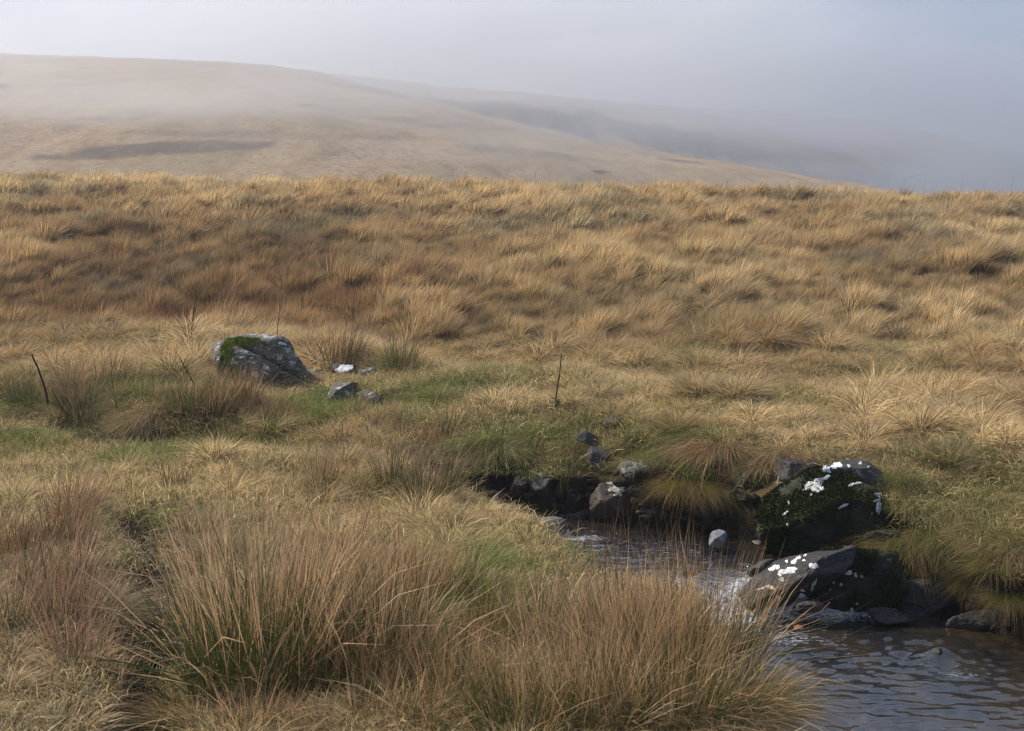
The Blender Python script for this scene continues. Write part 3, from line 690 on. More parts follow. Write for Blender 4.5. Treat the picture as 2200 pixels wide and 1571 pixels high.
def tussock_parts(seed, n, rad, hl, lean=.9, wind=.0, width=.005, droop=(.3, .9), seg=3, up=.25):
    g = np.random.default_rng(seed); a = g.uniform(0, 2*math.pi, n); q = np.sqrt(g.random(n))
    root = np.stack([np.cos(a)*q*rad, np.sin(a)*q*rad, -.03+g.random(n)*.02], -1)
    tl = q*lean*g.uniform(.3, 1.2, n) + g.normal(size=n)*.17
    aa = a + g.normal(size=n)*.5
    d = np.stack([np.cos(aa)*np.sin(tl)+wind, np.sin(aa)*np.sin(tl), np.cos(tl)+up*.2], -1)
    ln = hl*g.uniform(.4, 1.15, n)*(1-.15*q)
    bd = np.zeros((n, 3)); bd[:, 0] = wind*1.6
    return blades(root, d, ln, g.uniform(*droop, n), width*g.uniform(.6, 1.3, n), seg, bd, None, g)
def rush_parts(seed, n, rad, hl, lean=.3, width=.0055, wind=0, seg=2):
    g = np.random.default_rng(seed); a = g.uniform(0, 2*math.pi, n); q = np.sqrt(g.random(n))
    root = np.stack([np.cos(a)*q*rad, np.sin(a)*q*rad, -.03+g.random(n)*.02], -1)
    tl = q*lean*g.uniform(.5, 1.2, n) + g.normal(size=n)*.08; aa = a+g.normal(size=n)*.8
    broken = g.random(n) < .13; tl = np.where(broken, tl+g.uniform(.4, 1.0, n), tl)
    d = np.stack([np.cos(aa)*np.sin(tl)+wind, np.sin(aa)*np.sin(tl), np.cos(tl)], -1)
    ln = hl*g.uniform(.55, 1.15, n)
    return blades(root, d, ln, np.where(g.random(n) < .2, g.uniform(.2, .6, n), g.uniform(.0, .2, n)), width*g.uniform(.55, 1.25, n), seg+1, np.zeros((n, 3)), None, g)
def turf_parts(seed, n, rad, hl, width=.005, lean=.9):
    g = np.random.default_rng(seed); root = np.stack([g.normal(size=n)*rad*.55, g.normal(size=n)*rad*.55, np.full(n, -.02)], -1)
    a = g.uniform(0, 6.28, n); tl = np.abs(g.normal(size=n))*lean*.6
    d = np.stack([np.cos(a)*np.sin(tl), np.sin(a)*np.sin(tl), np.cos(tl)], -1)
    return blades(root, d, hl*g.uniform(.4, 1.3, n), g.uniform(.2, .9, n), width*g.uniform(.6, 1.3, n), 2, None, None, g)

def protos(name, makers, mat):
    c = bpy.data.collections.new(name+'_sources')
    for i, mk in enumerate(makers):
        o = bpy.data.objects.new(name, blade_mesh(name, mk(i), mat)); c.objects.link(o)
    return c
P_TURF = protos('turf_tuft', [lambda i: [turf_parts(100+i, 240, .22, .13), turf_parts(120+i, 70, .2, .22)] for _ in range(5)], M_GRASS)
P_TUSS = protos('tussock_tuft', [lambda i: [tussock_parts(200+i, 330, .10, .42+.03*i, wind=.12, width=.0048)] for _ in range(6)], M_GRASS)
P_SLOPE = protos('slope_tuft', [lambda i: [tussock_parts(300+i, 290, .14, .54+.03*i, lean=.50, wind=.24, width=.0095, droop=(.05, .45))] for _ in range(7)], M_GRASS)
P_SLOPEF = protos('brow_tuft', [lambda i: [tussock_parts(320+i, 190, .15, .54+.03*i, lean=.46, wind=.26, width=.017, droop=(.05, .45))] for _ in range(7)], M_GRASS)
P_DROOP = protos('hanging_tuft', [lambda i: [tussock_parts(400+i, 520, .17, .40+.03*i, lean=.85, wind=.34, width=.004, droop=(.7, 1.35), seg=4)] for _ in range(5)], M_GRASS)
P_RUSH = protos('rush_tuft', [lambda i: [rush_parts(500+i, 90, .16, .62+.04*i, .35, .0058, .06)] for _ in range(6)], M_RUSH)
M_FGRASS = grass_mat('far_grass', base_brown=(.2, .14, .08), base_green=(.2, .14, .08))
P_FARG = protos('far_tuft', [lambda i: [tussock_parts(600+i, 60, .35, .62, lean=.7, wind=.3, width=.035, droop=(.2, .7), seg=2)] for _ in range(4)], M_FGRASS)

def scatter(name, coll, pts, rotz, tilt, scl, tint, green, label, cat):
    n = len(pts); nv = len(coll.objects)
    rot = np.stack([tilt[:, 0], tilt[:, 1], rotz], -1)
    me = bpy.data.meshes.new(name); me.vertices.add(n); me.vertices.foreach_set('co', pts.astype(np.float32).ravel())
    def at(k, ty, f, v): a = me.attributes.new(k, ty, 'POINT'); a.data.foreach_set(f, np.ascontiguousarray(v).ravel())
    at('rot', 'FLOAT_VECTOR', 'vector', rot); at('scl', 'FLOAT_VECTOR', 'vector', scl); at('idx', 'INT', 'value', rng.integers(0, nv, n).astype(np.int32))
    at('tint', 'FLOAT_VECTOR', 'vector', tint); at('green', 'FLOAT', 'value', green)
    o = obj(name, me); tag(o, label, cat, kind='stuff')
    ng = bpy.data.node_groups.new(name+'_nodes', 'GeometryNodeTree')
    ng.interface.new_socket('Geometry', in_out='INPUT', socket_type='NodeSocketGeometry')
    ng.interface.new_socket('Geometry', in_out='OUTPUT', socket_type='NodeSocketGeometry')
    gi, go = ng.nodes.new('NodeGroupInput'), ng.nodes.new('NodeGroupOutput')
    ci = ng.nodes.new('GeometryNodeCollectionInfo'); ci.inputs['Collection'].default_value = coll
    ci.inputs['Separate Children'].default_value = True; ci.inputs['Reset Children'].default_value = True
    ip = ng.nodes.new('GeometryNodeInstanceOnPoints'); ip.inputs['Pick Instance'].default_value = True
    def na(k, ty):
        x = ng.nodes.new('GeometryNodeInputNamedAttribute'); x.data_type = ty; x.inputs['Name'].default_value = k
        return [s for s in x.outputs if s.enabled and s.name == 'Attribute'][0]
    lk = ng.links.new
    lk(gi.outputs[0], ip.inputs['Points']); lk(ci.outputs[0], ip.inputs['Instance'])
    lk(na('idx', 'INT'), ip.inputs['Instance Index']); lk(na('rot', 'FLOAT_VECTOR'), ip.inputs['Rotation']); lk(na('scl', 'FLOAT_VECTOR'), ip.inputs['Scale'])
    lk(ip.outputs[0], go.inputs[0])
    md = o.modifiers.new('scatter', 'NODES'); md.node_group = ng
    return o

# colour of the sward
STRAW, OCHRE, RUSSET, GREYB, OLIVE, GREEN = [np.array(c) for c in
   [(.64, .485, .262), (.46, .315, .148), (.27, .158, .07), (.30, .225, .16), (.19, .175, .075), (.22, .265, .055)]]
GREENS = []   # (x, y, r, strength)
def gp(u, v, rpx, k=1.): x, y = on_land(u, v); GREENS.append((x, y, rpx*m_per_px(y), k))
for a in [(330, 985, 130, .9), (90, 950, 120, .5), (1010, 1235, 110, 1.0), (860, 1320, 120, .9), (1060, 1330, 90, .9), (700, 1420, 120, .5), (260, 830, 140, .5), (900, 880, 130, .5), (1080, 930, 140, .5), (1500, 985, 60, .55), (1450, 1040, 90, .6),
          (2010, 970, 100, .35), (2120, 1080, 130, .35), (1950, 1100, 90, .4), (2100, 1200, 100, .3), (1450, 1000, 130, .4), (1250, 930, 90, .3), (1000, 1300, 80, .7), (800, 1060, 90, .5), (1560, 1500, 90, .6), (450, 960, 80, .5), (700, 870, 90, .7), (1480, 770, 60, .6), (830, 790, 50, .5), (1340, 1380, 120, .4), (360, 1130, 70, .6), (240, 1250, 60, .5)]: gp(*a)
def sward(x, y):
    """straw / ochre / russet / green mix of the grass at each place"""
    n = len(x); a = fbm(x*.22, y*.22, s=91, o=3); b = fbm(x*.9, y*.9, s=95, o=3); c = rng.normal(size=n)
    left = sst(1.5, -6, x - (y-35)*.1)*sst(24, 30, y)*sst(49, 39, y)          # red brown flank on the left
    k1 = np.clip(.55 + .55*a + .32*b + .24*c - .5*left, 0, 1)[:, None]
    k2 = np.clip(.75*left + .35*b*.5 - .4*a - .10 + .12*c, 0, 1)[:, None]
    col = OCHRE*(1-k1) + STRAW*k1
    col = col*(1-k2) + RUSSET*k2
    g_ = np.zeros(n)
    for gx_, gy_, r, k in GREENS: g_ = np.maximum(g_, k*np.exp(-((x-gx_)**2 + ((y-gy_)*.75)**2)/r**2))
    g_ = np.clip(g_*1.45 + .42*fbm(x*.6, y*.6, s=97, o=3) + .12*c, 0, 1)*sst(60, 20, y)
    greyr = np.clip(fbm(x*.35, y*.35, s=99, o=2)*1.2-.35, 0, .55)*sst(24, 34, y)          # grey green tufts on the brow
    col = col*(1-greyr[:, None]*.8) + np.array((.20, .195, .13))*greyr[:, None]*.8
    nearl = sst(-.5, -2.6, x)*sst(15, 11, y)
    col = col*(1-nearl[:, None]*.45) + GREYB*nearl[:, None]*.45
    gm = np.clip(g_*1.1-.25, 0, .92)[:, None]
    col = col*(1-gm) + (GREEN*.62+OLIVE*.38)*gm
    return col*(1+.12*rng.normal(size=n))[:, None].clip(.6, 1.5), np.clip(g_ + .15, 0, 1)
def jgrid(x0, x1, y0, y1, st, margin=2.5):
    xs = np.arange(x0, x1, st); ys = np.arange(y0, y1, st); a, b = np.meshgrid(xs, ys); a, b = a.ravel(), b.ravel()
    a = a + rng.uniform(-.6, .6, len(a))*st; b = b + rng.uniform(-.6, .6, len(b))*st
    k = np.abs(a) < b*.36 + margin
    return a[k], b[k]
def land_info(x, y):
    e = .06; z = H(x, y); gx_ = (H(x+e, y)-H(x-e, y))/(2*e); gy_ = (H(x, y+e)-H(x, y-e))/(2*e)
    dn, df = dpl(x, y, NEAR), dpl(x, y, FAR); d = np.where(inside(x, y, POLY), -1, 1)*np.minimum(dn, df)
    return z, gx_, gy_, d, df < dn
def clear_rocks(x, y, k=1.):
    m = np.ones(len(x), bool)
    for rx, ry, r in FOOT: m &= np.hypot(x-rx, y-ry) > r*k
    return m
CLEAR = []
for (u, v, r) in [(560, 850, 60), (735, 830, 75), (742, 822, 42), (790, 822, 40), (790, 880, 60), (700, 880, 50), (1255, 985, 30), (1290, 1025, 38), (1315, 1090, 60), (1370, 1030, 40), (1130, 1060, 60), (1170, 1065, 40), (1312, 930, 30), (1600, 1052, 26), (1720, 1040, 62), (1700, 1080, 50), (1835, 1035, 65), (1060, 1090, 40)]:
    x_, y_ = on_land(u, v); CLEAR.append((x_, y_, r*m_per_px(y_)))
def not_cleared(x, y):
    m = np.ones(len(x), bool)
    for cx, cy, r in CLEAR: m &= ((x-cx)/r)**2 + ((y-cy)/(r*1.3))**2 > 1
    return m
dxd = lambda y: np.interp(y, [7, 8.7, 10.7, 13.0, 14.5], [-2.15, -2.3, -2.8, -3.45, -4.2])
ditch = lambda x, y: (np.abs(x-dxd(y)) < .30) & (y < 13.8)
tot = {}
# 1 short turf everywhere near
x, y = jgrid(-14, 14, 6.3, 30, .17); z, gx_, gy_, d, fr = land_info(x, y); sl_ = np.hypot(gx_, gy_)
k = (z > water_z(x, y)+.28) & (d > .15) & (sl_ < 1.25) & clear_rocks(x, y, .85) & ~ditch(x, y)
x, y, z, gx_, gy_, fr = [q[k] for q in (x, y, z, gx_, gy_, fr)]; tint, gr = sward(x, y); n = len(x)
sc = rng.uniform(.8, 1.35, n); gr = np.clip(gr+.25, 0, 1); tint = tint*(1-.25*gr[:, None]) + GREEN*.25*gr[:, None]
scatter('short_grass', P_TURF, np.stack([x, y, z], -1), rng.uniform(0, 6.28, n), np.stack([gy_*.6, -gx_*.6], -1)*0, np.stack([sc, sc, sc], -1), tint, gr,
        'short green and straw turf growing between the tussocks', 'grass')
# 2 tussocks on the near ground
x, y = jgrid(-14, 14, 6.5, 30, .34); z, gx_, gy_, d, fr = land_info(x, y); sl_ = np.hypot(gx_, gy_)
dens = .62 + .5*fbm(x*.45, y*.45, s=44, o=2)
for gx0, gy0, r, kk in GREENS: dens -= .5*kk*np.exp(-((x-gx0)**2+(y-gy0)**2)/r**2)*(y > 9)*(x < 1.2)
dens += .45*(x > .6)*(y > 13)
k = (z > water_z(x, y)+.3) & (d > .12) & (sl_ < 1.1) & clear_rocks(x, y, 1.02) & not_cleared(x, y) & ~ditch(x, y) & (rng.random(len(x)) < dens)
x, y, z, gx_, gy_, d, sl_, fr = [q[k] for q in (x, y, z, gx_, gy_, d, sl_, fr)]; tint, gr = sward(x, y); n = len(x)
edge = (sl_ > .28) & (d < 2.6)
rz = np.where(edge, np.arctan2(-gy_, -gx_)+rng.normal(size=n)*.35, rng.normal(size=n)*1.1)
sc = rng.uniform(.5, 1.2, n)*np.where(y < 16, .9, 1.0)*(1 + np.clip(.75*fbm(x*.55+3, y*.55, s=77, o=2), -.2, .5)*(y > 15.5))
e = edge
scatter('tussock_grass', P_TUSS, np.stack([x, y, z], -1)[~e], rz[~e], rng.normal(size=((~e).sum(), 2))*.08, np.stack([sc, sc, sc*rng.uniform(.8, 1.15, n)], -1)[~e], tint[~e], gr[~e],
        'straw coloured tussock grass covering both banks of the stream', 'grass')
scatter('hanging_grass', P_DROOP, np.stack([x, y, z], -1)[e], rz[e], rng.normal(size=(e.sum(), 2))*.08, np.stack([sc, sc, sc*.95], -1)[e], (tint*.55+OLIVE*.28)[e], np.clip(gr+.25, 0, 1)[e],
        'long grass hanging down over the edges of the stream banks', 'grass')
tot['near'] = n
# 3 tussocks on the slope
x, y = jgrid(-30, 30, 27.5, 59, .34, 3.5); z, gx_, gy_, d, fr = land_info(x, y)
k = (rng.random(len(x)) < .9) & (d > .5); x, y, z = x[k], y[k], z[k]; tint, gr = sward(x, y); n = len(x)
hm = sst(-.25, .75, vnoise(x*1.15+7, y*.85, s=41)+.45*vnoise(x*2.4, y*1.9, s=42)); sc = rng.uniform(.72, 1.18, n)*(.82 + .28*hm)
tint = tint*(.84+.24*hm)[:, None]*np.where(rng.random(n) < .1, .7, 1)[:, None]
kf = y > 38; rzz = rng.normal(size=n)*.5; tl_ = rng.normal(size=(n, 2))*.10; s3 = np.stack([sc*1.05, sc*1.05, sc], -1); pp = np.stack([x, y, z], -1)
scatter('slope_grass', P_SLOPE, pp[~kf], rzz[~kf], tl_[~kf], s3[~kf], tint[~kf], (gr*.8)[~kf], 'wind blown straw tussocks covering the lower half of the slope', 'grass')
scatter('brow_grass', P_SLOPEF, pp[kf], rzz[kf], tl_[kf], s3[kf], tint[kf], (gr*.8)[kf], 'wind blown straw tussocks covering the upper slope and the brow', 'grass')
tot['slope'] = n
x, y = jgrid(-30, 30, 28, 57, .33, 3.5); z, gx_, gy_, d, fr = land_info(x, y); tint, gr = sward(x, y); n = len(x); sc = rng.uniform(.3, .62, n)
scatter('low_slope_grass', P_SLOPE, np.stack([x, y, z], -1), rng.normal(size=n)*1.2, rng.normal(size=(n, 2))*.15, np.stack([sc*1.5, sc*1.5, sc], -1), tint*.86, np.clip(gr*1.1, 0, 1),
        'lower darker grass filling the hollows between the slope tussocks', 'grass')
# 4 rush beds
BEDS = []
def bed(u, v, rx, ry, dn_, hs, tn, gn): x, y = on_land(u, v); BEDS.append((x, y, rx*m_per_px(y), ry, dn_, hs, tn, gn))
BR = np.array((.38, .23, .12)); BR2 = np.array((.36, .23, .14)); RB = np.array((.34, .18, .085))
bed(700, 700, 190, 2.2, 9, 1.0, RB, .3); bed(480, 700, 260, 2.0, 7, .9, RB, .3); bed(220, 700, 240, 2.0, 5, .8, RB, .3); bed(840, 760, 90, 1.2, 8, .9, BR, .7)
bed(600, 960, 210, 1.6, 9, .75, BR, .35); bed(480, 880, 110, 1.2, 9, .9, BR, .5); bed(900, 1010, 170, 1.0, 9, .85, BR, .6); bed(700, 1040, 160, 1.0, 6, .7, BR2, .4)
bed(140, 850, 150, 1.2, 6, .9, BR, .7); bed(370, 880, 110, 1.2, 8, .8, OLIVE, .9); bed(120, 1150, 200, 1.6, 7, .75, BR2, .3); bed(120, 1400, 260, 1.4, 15, .75, np.array((.36, .22, .14)), .3); bed(60, 1200, 160, 1.2, 12, .8, np.array((.28, .155, .09)), .3)
bed(480, 1180, 150, 1.0, 5, .7, BR2, .4); bed(640, 1370, 260, 1.2, 18, .9, BR*1.1, .6); bed(950, 1420, 260, 1.1, 17, .8, BR*1.1, .7); bed(600, 1180, 260, .8, 7, .7, BR2*1.15, .4); bed(1000, 1540, 420, .6, 14, .7, BR, .7); bed(1330, 1420, 230, .9, 12, .75, BR*1.1, .6); bed(1400, 1500, 230, .7, 6, .7, BR, .6)
bed(1650, 1130, 10, .3, 1, .5, BR, .5)
ax, ay, ah, at_, ag = [], [], [], [], []
for (bx, by, rx, ry, dn_, hs, tn, gn) in BEDS:
    m = max(2, int(rx*ry*2*dn_*.62)); q = rng.normal(size=(m, 2))*.55
    ax.append(bx+q[:, 0]*rx); ay.append(by+q[:, 1]*ry); ah.append(np.full(m, hs)); at_.append(np.tile(tn, (m, 1))); ag.append(np.full(m, gn))
x, y, hs, tn, gn = [np.concatenate(q) for q in (ax, ay, ah, at_, ag)]
z, gx_, gy_, d, fr = land_info(x, y); k = (z > water_z(x, y)+.5) & (d > .45) & clear_rocks(x, y, 1.2) & not_cleared(x, y) & ~ditch(x, y) & (y > 6.8)
x, y, z, hs, tn, gn = [q[k] for q in (x, y, z, hs, tn, gn)]; n = len(x)
sc = hs*rng.uniform(.8, 1.2, n)
scatter('rushes', P_RUSH, np.stack([x, y, z], -1), rng.normal(size=n)*.6, rng.normal(size=(n, 2))*.07, np.stack([sc*1.1, sc*1.1, sc], -1), tn*(1+.16*rng.normal(size=(n, 1))).clip(.6, 1.5), np.clip(gn+.2*rng.normal(size=n), 0, 1),
        'brown and green rushes growing in loose beds over the flat ground', 'rushes')
tot['rush'] = len(x); print('instances', tot)

# broken peat clods along the bare bank faces
M_PEAT = plain_noise_mat('peat_clods', (.010, .007, .005), (.04, .027, .017), 18)
g = np.random.default_rng(31); cv_, cf_, o0 = [], [], 0
cx_ = g.uniform(-.6, 6.2, 5000); cy_ = g.uniform(13.6, 19, 5000); cz_, a1, a2, d_, fr_ = land_info(cx_, cy_)
kk = fr_ & (d_ > -.05) & (d_ < .75) & (np.hypot(a1, a2) > .7); Vi, Fi = icos(1)
for x_, y_, z_ in list(zip(cx_[kk], cy_[kk], cz_[kk]))[:420]:
    r_ = g.uniform(.03, .10); P_ = Vi*(1+.25*g.normal(size=(len(Vi), 1)))*r_*np.array([1.2, .9, .8]); cv_.append(P_+[x_, y_, z_]); cf_.append(Fi+o0); o0 += len(Vi)
if cv_: tag(obj('peat_clods', mesh_np('peat_clods', np.concatenate(cv_), np.concatenate(cf_), [M_PEAT], smooth=False)), 'crumbling dark peat and small stones in the bare face of the far bank', 'peat', kind='stuff')

# ------------------------------------------------------------------ single plants that stand out
CACHE = {}
def plant(name, parts_fn, key, mat, u, v, scale, tint, green, label, cat, rz=0, y=None, foot_v=None):
    if key not in CACHE: CACHE[key] = blade_mesh(name, parts_fn(), mat)
    if y is None: x_, y_ = on_land(u, v)
    else: p = at_y(u, v, y); x_, y_ = p.x, y
    z_ = float(H(np.array([x_]), np.array([y_]))[0])
    o = obj(name, CACHE[key], loc=(x_, y_, z_)); s_ = scale if isinstance(scale, tuple) else (scale,)*3
    o.scale = s_; o.rotation_euler[2] = rz
    o['tint'] = [float(c) for c in tint]; o['green'] = float(green)
    return tag(o, label, cat)
big = lambda: [rush_parts(701, 780, .36, .95, .50, .0064)]
big2 = lambda: [rush_parts(702, 560, .38, .92, .36, .0064)]
big3 = lambda: [rush_parts(703, 300, .25, .85, .42, .0062, .1)]
fan = lambda: [rush_parts(704, 340, .16, .60, .50, .0045)]
thin = lambda: [rush_parts(705, 34, .10, .9, .22, .0055)]
RCL = 'rush clump'
plant('rush_clump', big, 'a', M_RUSH, 560, 1470, (1.3, 1.3, 1.42), (.50, .335, .19), .8, 'largest rush clump, tan tips over green bases, at the lower left beside the dark ditch', RCL)
plant('rush_clump', big2, 'b', M_RUSH, 790, 1450, 1.12, (.46, .305, .18), .7, 'brown rush clump just right of the largest rush clump', RCL, 1)
plant('rush_clump', big2, 'b', M_RUSH, 1510, 1440, .98, (.42, .27, .15), .9, 'tall rush clump with green stems at the tip of the near bank beside the pool', RCL, 2)
plant('rush_clump', big, 'a', M_RUSH, 1350, 1430, .84, (.46, .31, .18), .6, 'broad tan rush clump standing in front of the upper stream', RCL, 3)
plant('rush_clump', big3, 'c', M_RUSH, 1180, 1420, .90, (.46, .32, .19), .5, 'pale rush clump left of the broad tan clump', RCL, .5)
plant('rush_clump', big3, 'c', M_RUSH, 975, 1510, .75, (.34, .22, .12), 1, 'dark green based rush clump in the middle of the foreground', RCL, 1.5)
plant('rush_clump', big2, 'b', M_RUSH, 1270, 1560, .85, (.44, .30, .17), .6, 'straw rush clump at the bottom edge below the broad tan clump', RCL, .7)
plant('rush_clump', big2, 'b', M_RUSH, 1440, 1560, .8, (.38, .25, .13), .8, 'greenish rush clump at the bottom edge near the pool', RCL, 2.7)
plant('rush_clump', big3, 'c', M_RUSH, 1090, 1590, .85, (.36, .24, .13), .9, 'green and brown rush clump at the bottom edge right of centre', RCL, 2.7)
plant('rush_clump', big, 'a', M_RUSH, 1440, 1470, .78, (.44, .29, .16), .7, 'dense tan rush clump between the broad tan clump and the tip of the near bank', RCL, 4.4)
plant('rush_clump', big3, 'c', M_RUSH, 930, 1085, .95, (.25, .165, .105), .7, 'leaning brown rush clump at the left end of the stream', RCL, 0)
plant('rush_clump', big3, 'c', M_RUSH, 855, 1060, .9, (.24, .16, .10), .8, 'rush clump with dark green foot left of the leaning brown clump', RCL, .4)
plant('rush_clump', big3, 'c', M_RUSH, 400, 905, .95, (.16, .13, .05), 1, 'dark olive rush clump to the left of the big boulder', RCL, .8)
plant('rush_clump', big3, 'c', M_RUSH, 60, 880, .95, (.20, .165, .07), 1, 'green rush clump at the left edge beside the leaning stick', RCL, 2.2)
plant('rush_clump', big3, 'c', M_RUSH, 165, 885, 1.0, (.30, .195, .125), .5, 'upright tan rush clump right of the leaning stick', RCL, 3.1)
plant('rush_clump', fan, 'd', M_RUSH, 300, 945, 1.0, (.42, .30, .20), .4, 'small pale fan shaped clump below the olive rushes', RCL, .2)
plant('rush_clump', big3, 'c', M_RUSH, 735, 790, 1.15, (.27, .15, .09), .6, 'wind leaned russet rush clump behind the white capped stone', RCL, -.1)
plant('rush_clump', big3, 'c', M_RUSH, 860, 800, 1.0, (.26, .165, .09), .8, 'round brown and green rush clump at the foot of the slope', RCL, .9)
plant('rush_clump', thin, 'e', M_RUSH, 1065, 960, 1.1, (.20, .15, .07), .9, 'thin green rushes standing alone on the turf above the far bank', RCL)
plant('rush_clump', thin, 'e', M_RUSH, 1215, 1060, .95, (.13, .10, .05), .9, 'thin dark rushes on the far bank above the round cobble', RCL, 1)
plant('rush_clump', thin, 'e', M_RUSH, 1640, 830, 1.0, (.30, .20, .11), .2, 'thin tan stems standing above the lip of the right bank', RCL, 2)
plant('rush_clump', thin, 'e', M_RUSH, 1580, 1345, .75, (.26, .16, .10), .4, 'a few bare stems leaning over the cascade from the near bank', RCL, .3, y=11.2)
for i_, (u_, v_, s_, lab) in enumerate([(1235, 1345, 1.0, 'thin brown stems rising just right of the round cobble'), (1300, 1350, 1.15, 'tall thin stems crossing the brown stream rock in the view'), (1355, 1345, 1.05, 'thin stems crossing the far bank to the right of the brown stream rock'),
        (1460, 1350, 1.05, 'thin stems standing left of the pale granite stone'), (1520, 1345, 1.15, 'tall bare stems just in front of the pale granite stone'), (1410, 1355, .95, 'shorter thin stems midway along the upper stream')]):
    plant('rush_clump', thin, 'e', M_RUSH, u_, v_, (s_*.9, s_*.9, s_*1.12), (.27, .165, .105), .35, lab, RCL, i_*1.3)
hang = lambda: [tussock_parts(801, 1900, .28, .56, lean=1.05, wind=.12, width=.004, droop=(.6, 1.2), seg=4)]
hangd = lambda: [tussock_parts(802, 2300, .30, .58, lean=1.05, wind=.25, width=.0034, droop=(.6, 1.4), seg=4)]
dome = lambda: [tussock_parts(803, 1500, .24, .55, lean=1.25, wind=.05, width=.005, droop=(.2, .7), seg=3)]
TCL = 'grass tussock'
down = -math.pi/2
for (fn, key, u, v, sc_, tn, gn, rz, lab) in [
    (hangd, 'h2', 1540, 975, 1.05, (.37, .24, .13), .35, down-.5, 'big combed straw tussock falling over the bank left of the rock pile'),
    (dome, 'h3', 1460, 930, .9, (.33, .22, .11), .7, 0, 'olive based tussock above the lichened half buried rock'),
    (hang, 'h1', 1610, 1015, .55, (.26, .20, .09), .8, down, 'small mop of grass sitting on the grey rock'),
    (hangd, 'h2', 1475, 1070, .85, (.24, .145, .05), .8, down, 'drooping ginger tussock over the black rock face'),
    (hangd, 'h2', 1530, 1065, .7, (.22, .145, .055), .8, down+.4, 'drooping tussock right of the ginger one above the granite stone'),
    (hang, 'h1', 1850, 940, 1.1, (.42, .29, .17), .4, 0, 'wide straw tussock directly above the rock pile'),
    (hangd, 'h2', 1690, 985, .75, (.33, .22, .12), .4, down, 'shaggy tussock over the dark hollow above the flat faced slab'),
    (hangd, 'h2', 1960, 1180, 1.05, (.19, .13, .05), .85, down-.3, 'ginger green tussock hanging beside the black mossy rock'),
    (hang, 'h1', 2150, 1225, .85, (.20, .135, .055), .8, down-.2, 'largest hanging tussock at the right edge over the pool'),
    (hang, 'h1', 2040, 1175, .9, (.19, .15, .06), .85, down, 'tussock between the two hanging tussocks on the right bank'),
    (hang, 'h1', 2085, 1265, .62, (.20, .14, .06), .8, down, 'small ginger tussock left of the large one at the right edge'),
    (hangd, 'h2', 2180, 1300, .65, (.17, .12, .05), .8, down, 'lowest dark tussock at the right edge just above the water'),
    (hang, 'h1', 2010, 1235, .6, (.22, .15, .06), .7, down, 'low ginger tussock above the undercut rock'),
    (hang, 'h1', 2190, 1165, .75, (.24, .19, .08), .7, down, 'olive straw tussock at the right edge above the largest hanging one'),
    (hang, 'h1', 1940, 1040, .9, (.18, .16, .06), .9, down-.4, 'olive tussock falling against the right side of the mossy rock'),
    (dome, 'h3', 2040, 1000, .9, (.30, .22, .12), .7, 0, 'olive and straw tussock on the right bank above the mossy rock'),
    (dome, 'h3', 1430, 765, 1.35, (.45, .30, .15), .6, 0, 'large golden tussock with a green heart on the lower slope'),
    (dome, 'h3', 1500, 790, 1.1, (.42, .30, .15), .7, 1, 'golden tussock just right of the large green hearted one'),
    (dome, 'h3', 1500, 850, 1.15, (.47, .35, .19), .3, 2, 'pale straw tussock on the lip of the bank below the golden tussocks'),
    (dome, 'h3', 1580, 855, 1.0, (.47, .35, .19), .3, 0, 'pale straw tussock on the bank lip beside the thin tan stems'),
    (dome, 'h3', 740, 1000, .8, (.46, .34, .19), .4, 0, 'bright straw tussock among brown rushes in the middle ground'),
    (dome, 'h3', 930, 1145, .85, (.44, .33, .18), .5, 0, 'straw tussock on the near bank left of the round cobble'),
    (dome, 'h3', 900, 1240, .85, (.40, .29, .15), .6, 2, 'mounded tussock left of the bright green turf'),
    (dome, 'h3', 1590, 1530, 1.0, (.38, .26, .13), .7, 0, 'green hearted tussock at the bottom of the near bank beside the pool'),
    (hangd, 'h2', 1500, 1560, 1.0, (.40, .27, .15), .5, .2, 'tawny tussock at the bottom edge left of the pool'),
    (dome, 'h3', 420, 1560, .9, (.34, .23, .12), .7, 1, 'tawny tussock at the bottom edge right of the ditch'),
    (hang, 'h1', 800, 1580, .9, (.43, .31, .18), .5, 0, 'pale flattened tussock at the bottom centre'),
    (dome, 'h3', 200, 1330, .9, (.33, .26, .17), .7, 0, 'greyish tussock left of the dark ditch')]:
    plant('grass_tussock', fn, key, M_GRASS, u, v, sc_, tn, gn, lab, TCL, rz)

# ------------------------------------------------------------------ sticks, stalks and small things
def tube(P, rads, n=6):
    P = [Vector(p) for p in P]; V = []; F = []
    for i, p in enumerate(P):
        d = (P[min(i+1, len(P)-1)]-P[max(i-1, 0)]).normalized(); a = d.orthogonal().normalized(); b = d.cross(a)
        for j in range(n):
            t = 2*math.pi*j/n; V.append(p + (a*math.cos(t)+b*math.sin(t))*rads[i])
    for i in range(len(P)-1):
        for j in range(n): F.append((i*n+j, i*n+(j+1) % n, (i+1)*n+(j+1) % n, (i+1)*n+j))
    return np.array([v[:] for v in V]), np.array(F)
def stick(name, pix, y, r0, r1, mat, label, cat, parent=None, wob=.01):
    pts = []; n = 9
    for i in range(n):
        t = i/(n-1)*(len(pix)-1); k = min(int(t), len(pix)-2); f = t-k
        u = pix[k][0]*(1-f)+pix[k+1][0]*f; v = pix[k][1]*(1-f)+pix[k+1][1]*f
        yy = y if not isinstance(y, tuple) else y[0]+(y[1]-y[0])*i/(n-1)
        p = at_y(u, v, yy); p += Vector((random.uniform(-1, 1), random.uniform(-1, 1), 0))*wob; pts.append(p)
    base = pts[0].copy()
    if parent is not None: base = parent.location.copy()
    V, F = tube([p-base for p in pts], list(np.linspace(r0, r1, n)))
    o = obj(name, mesh_np(name, V, F, [mat]))
    if parent is None: o.location = base; tag(o, label, cat)
    else: o.parent = parent
    return o
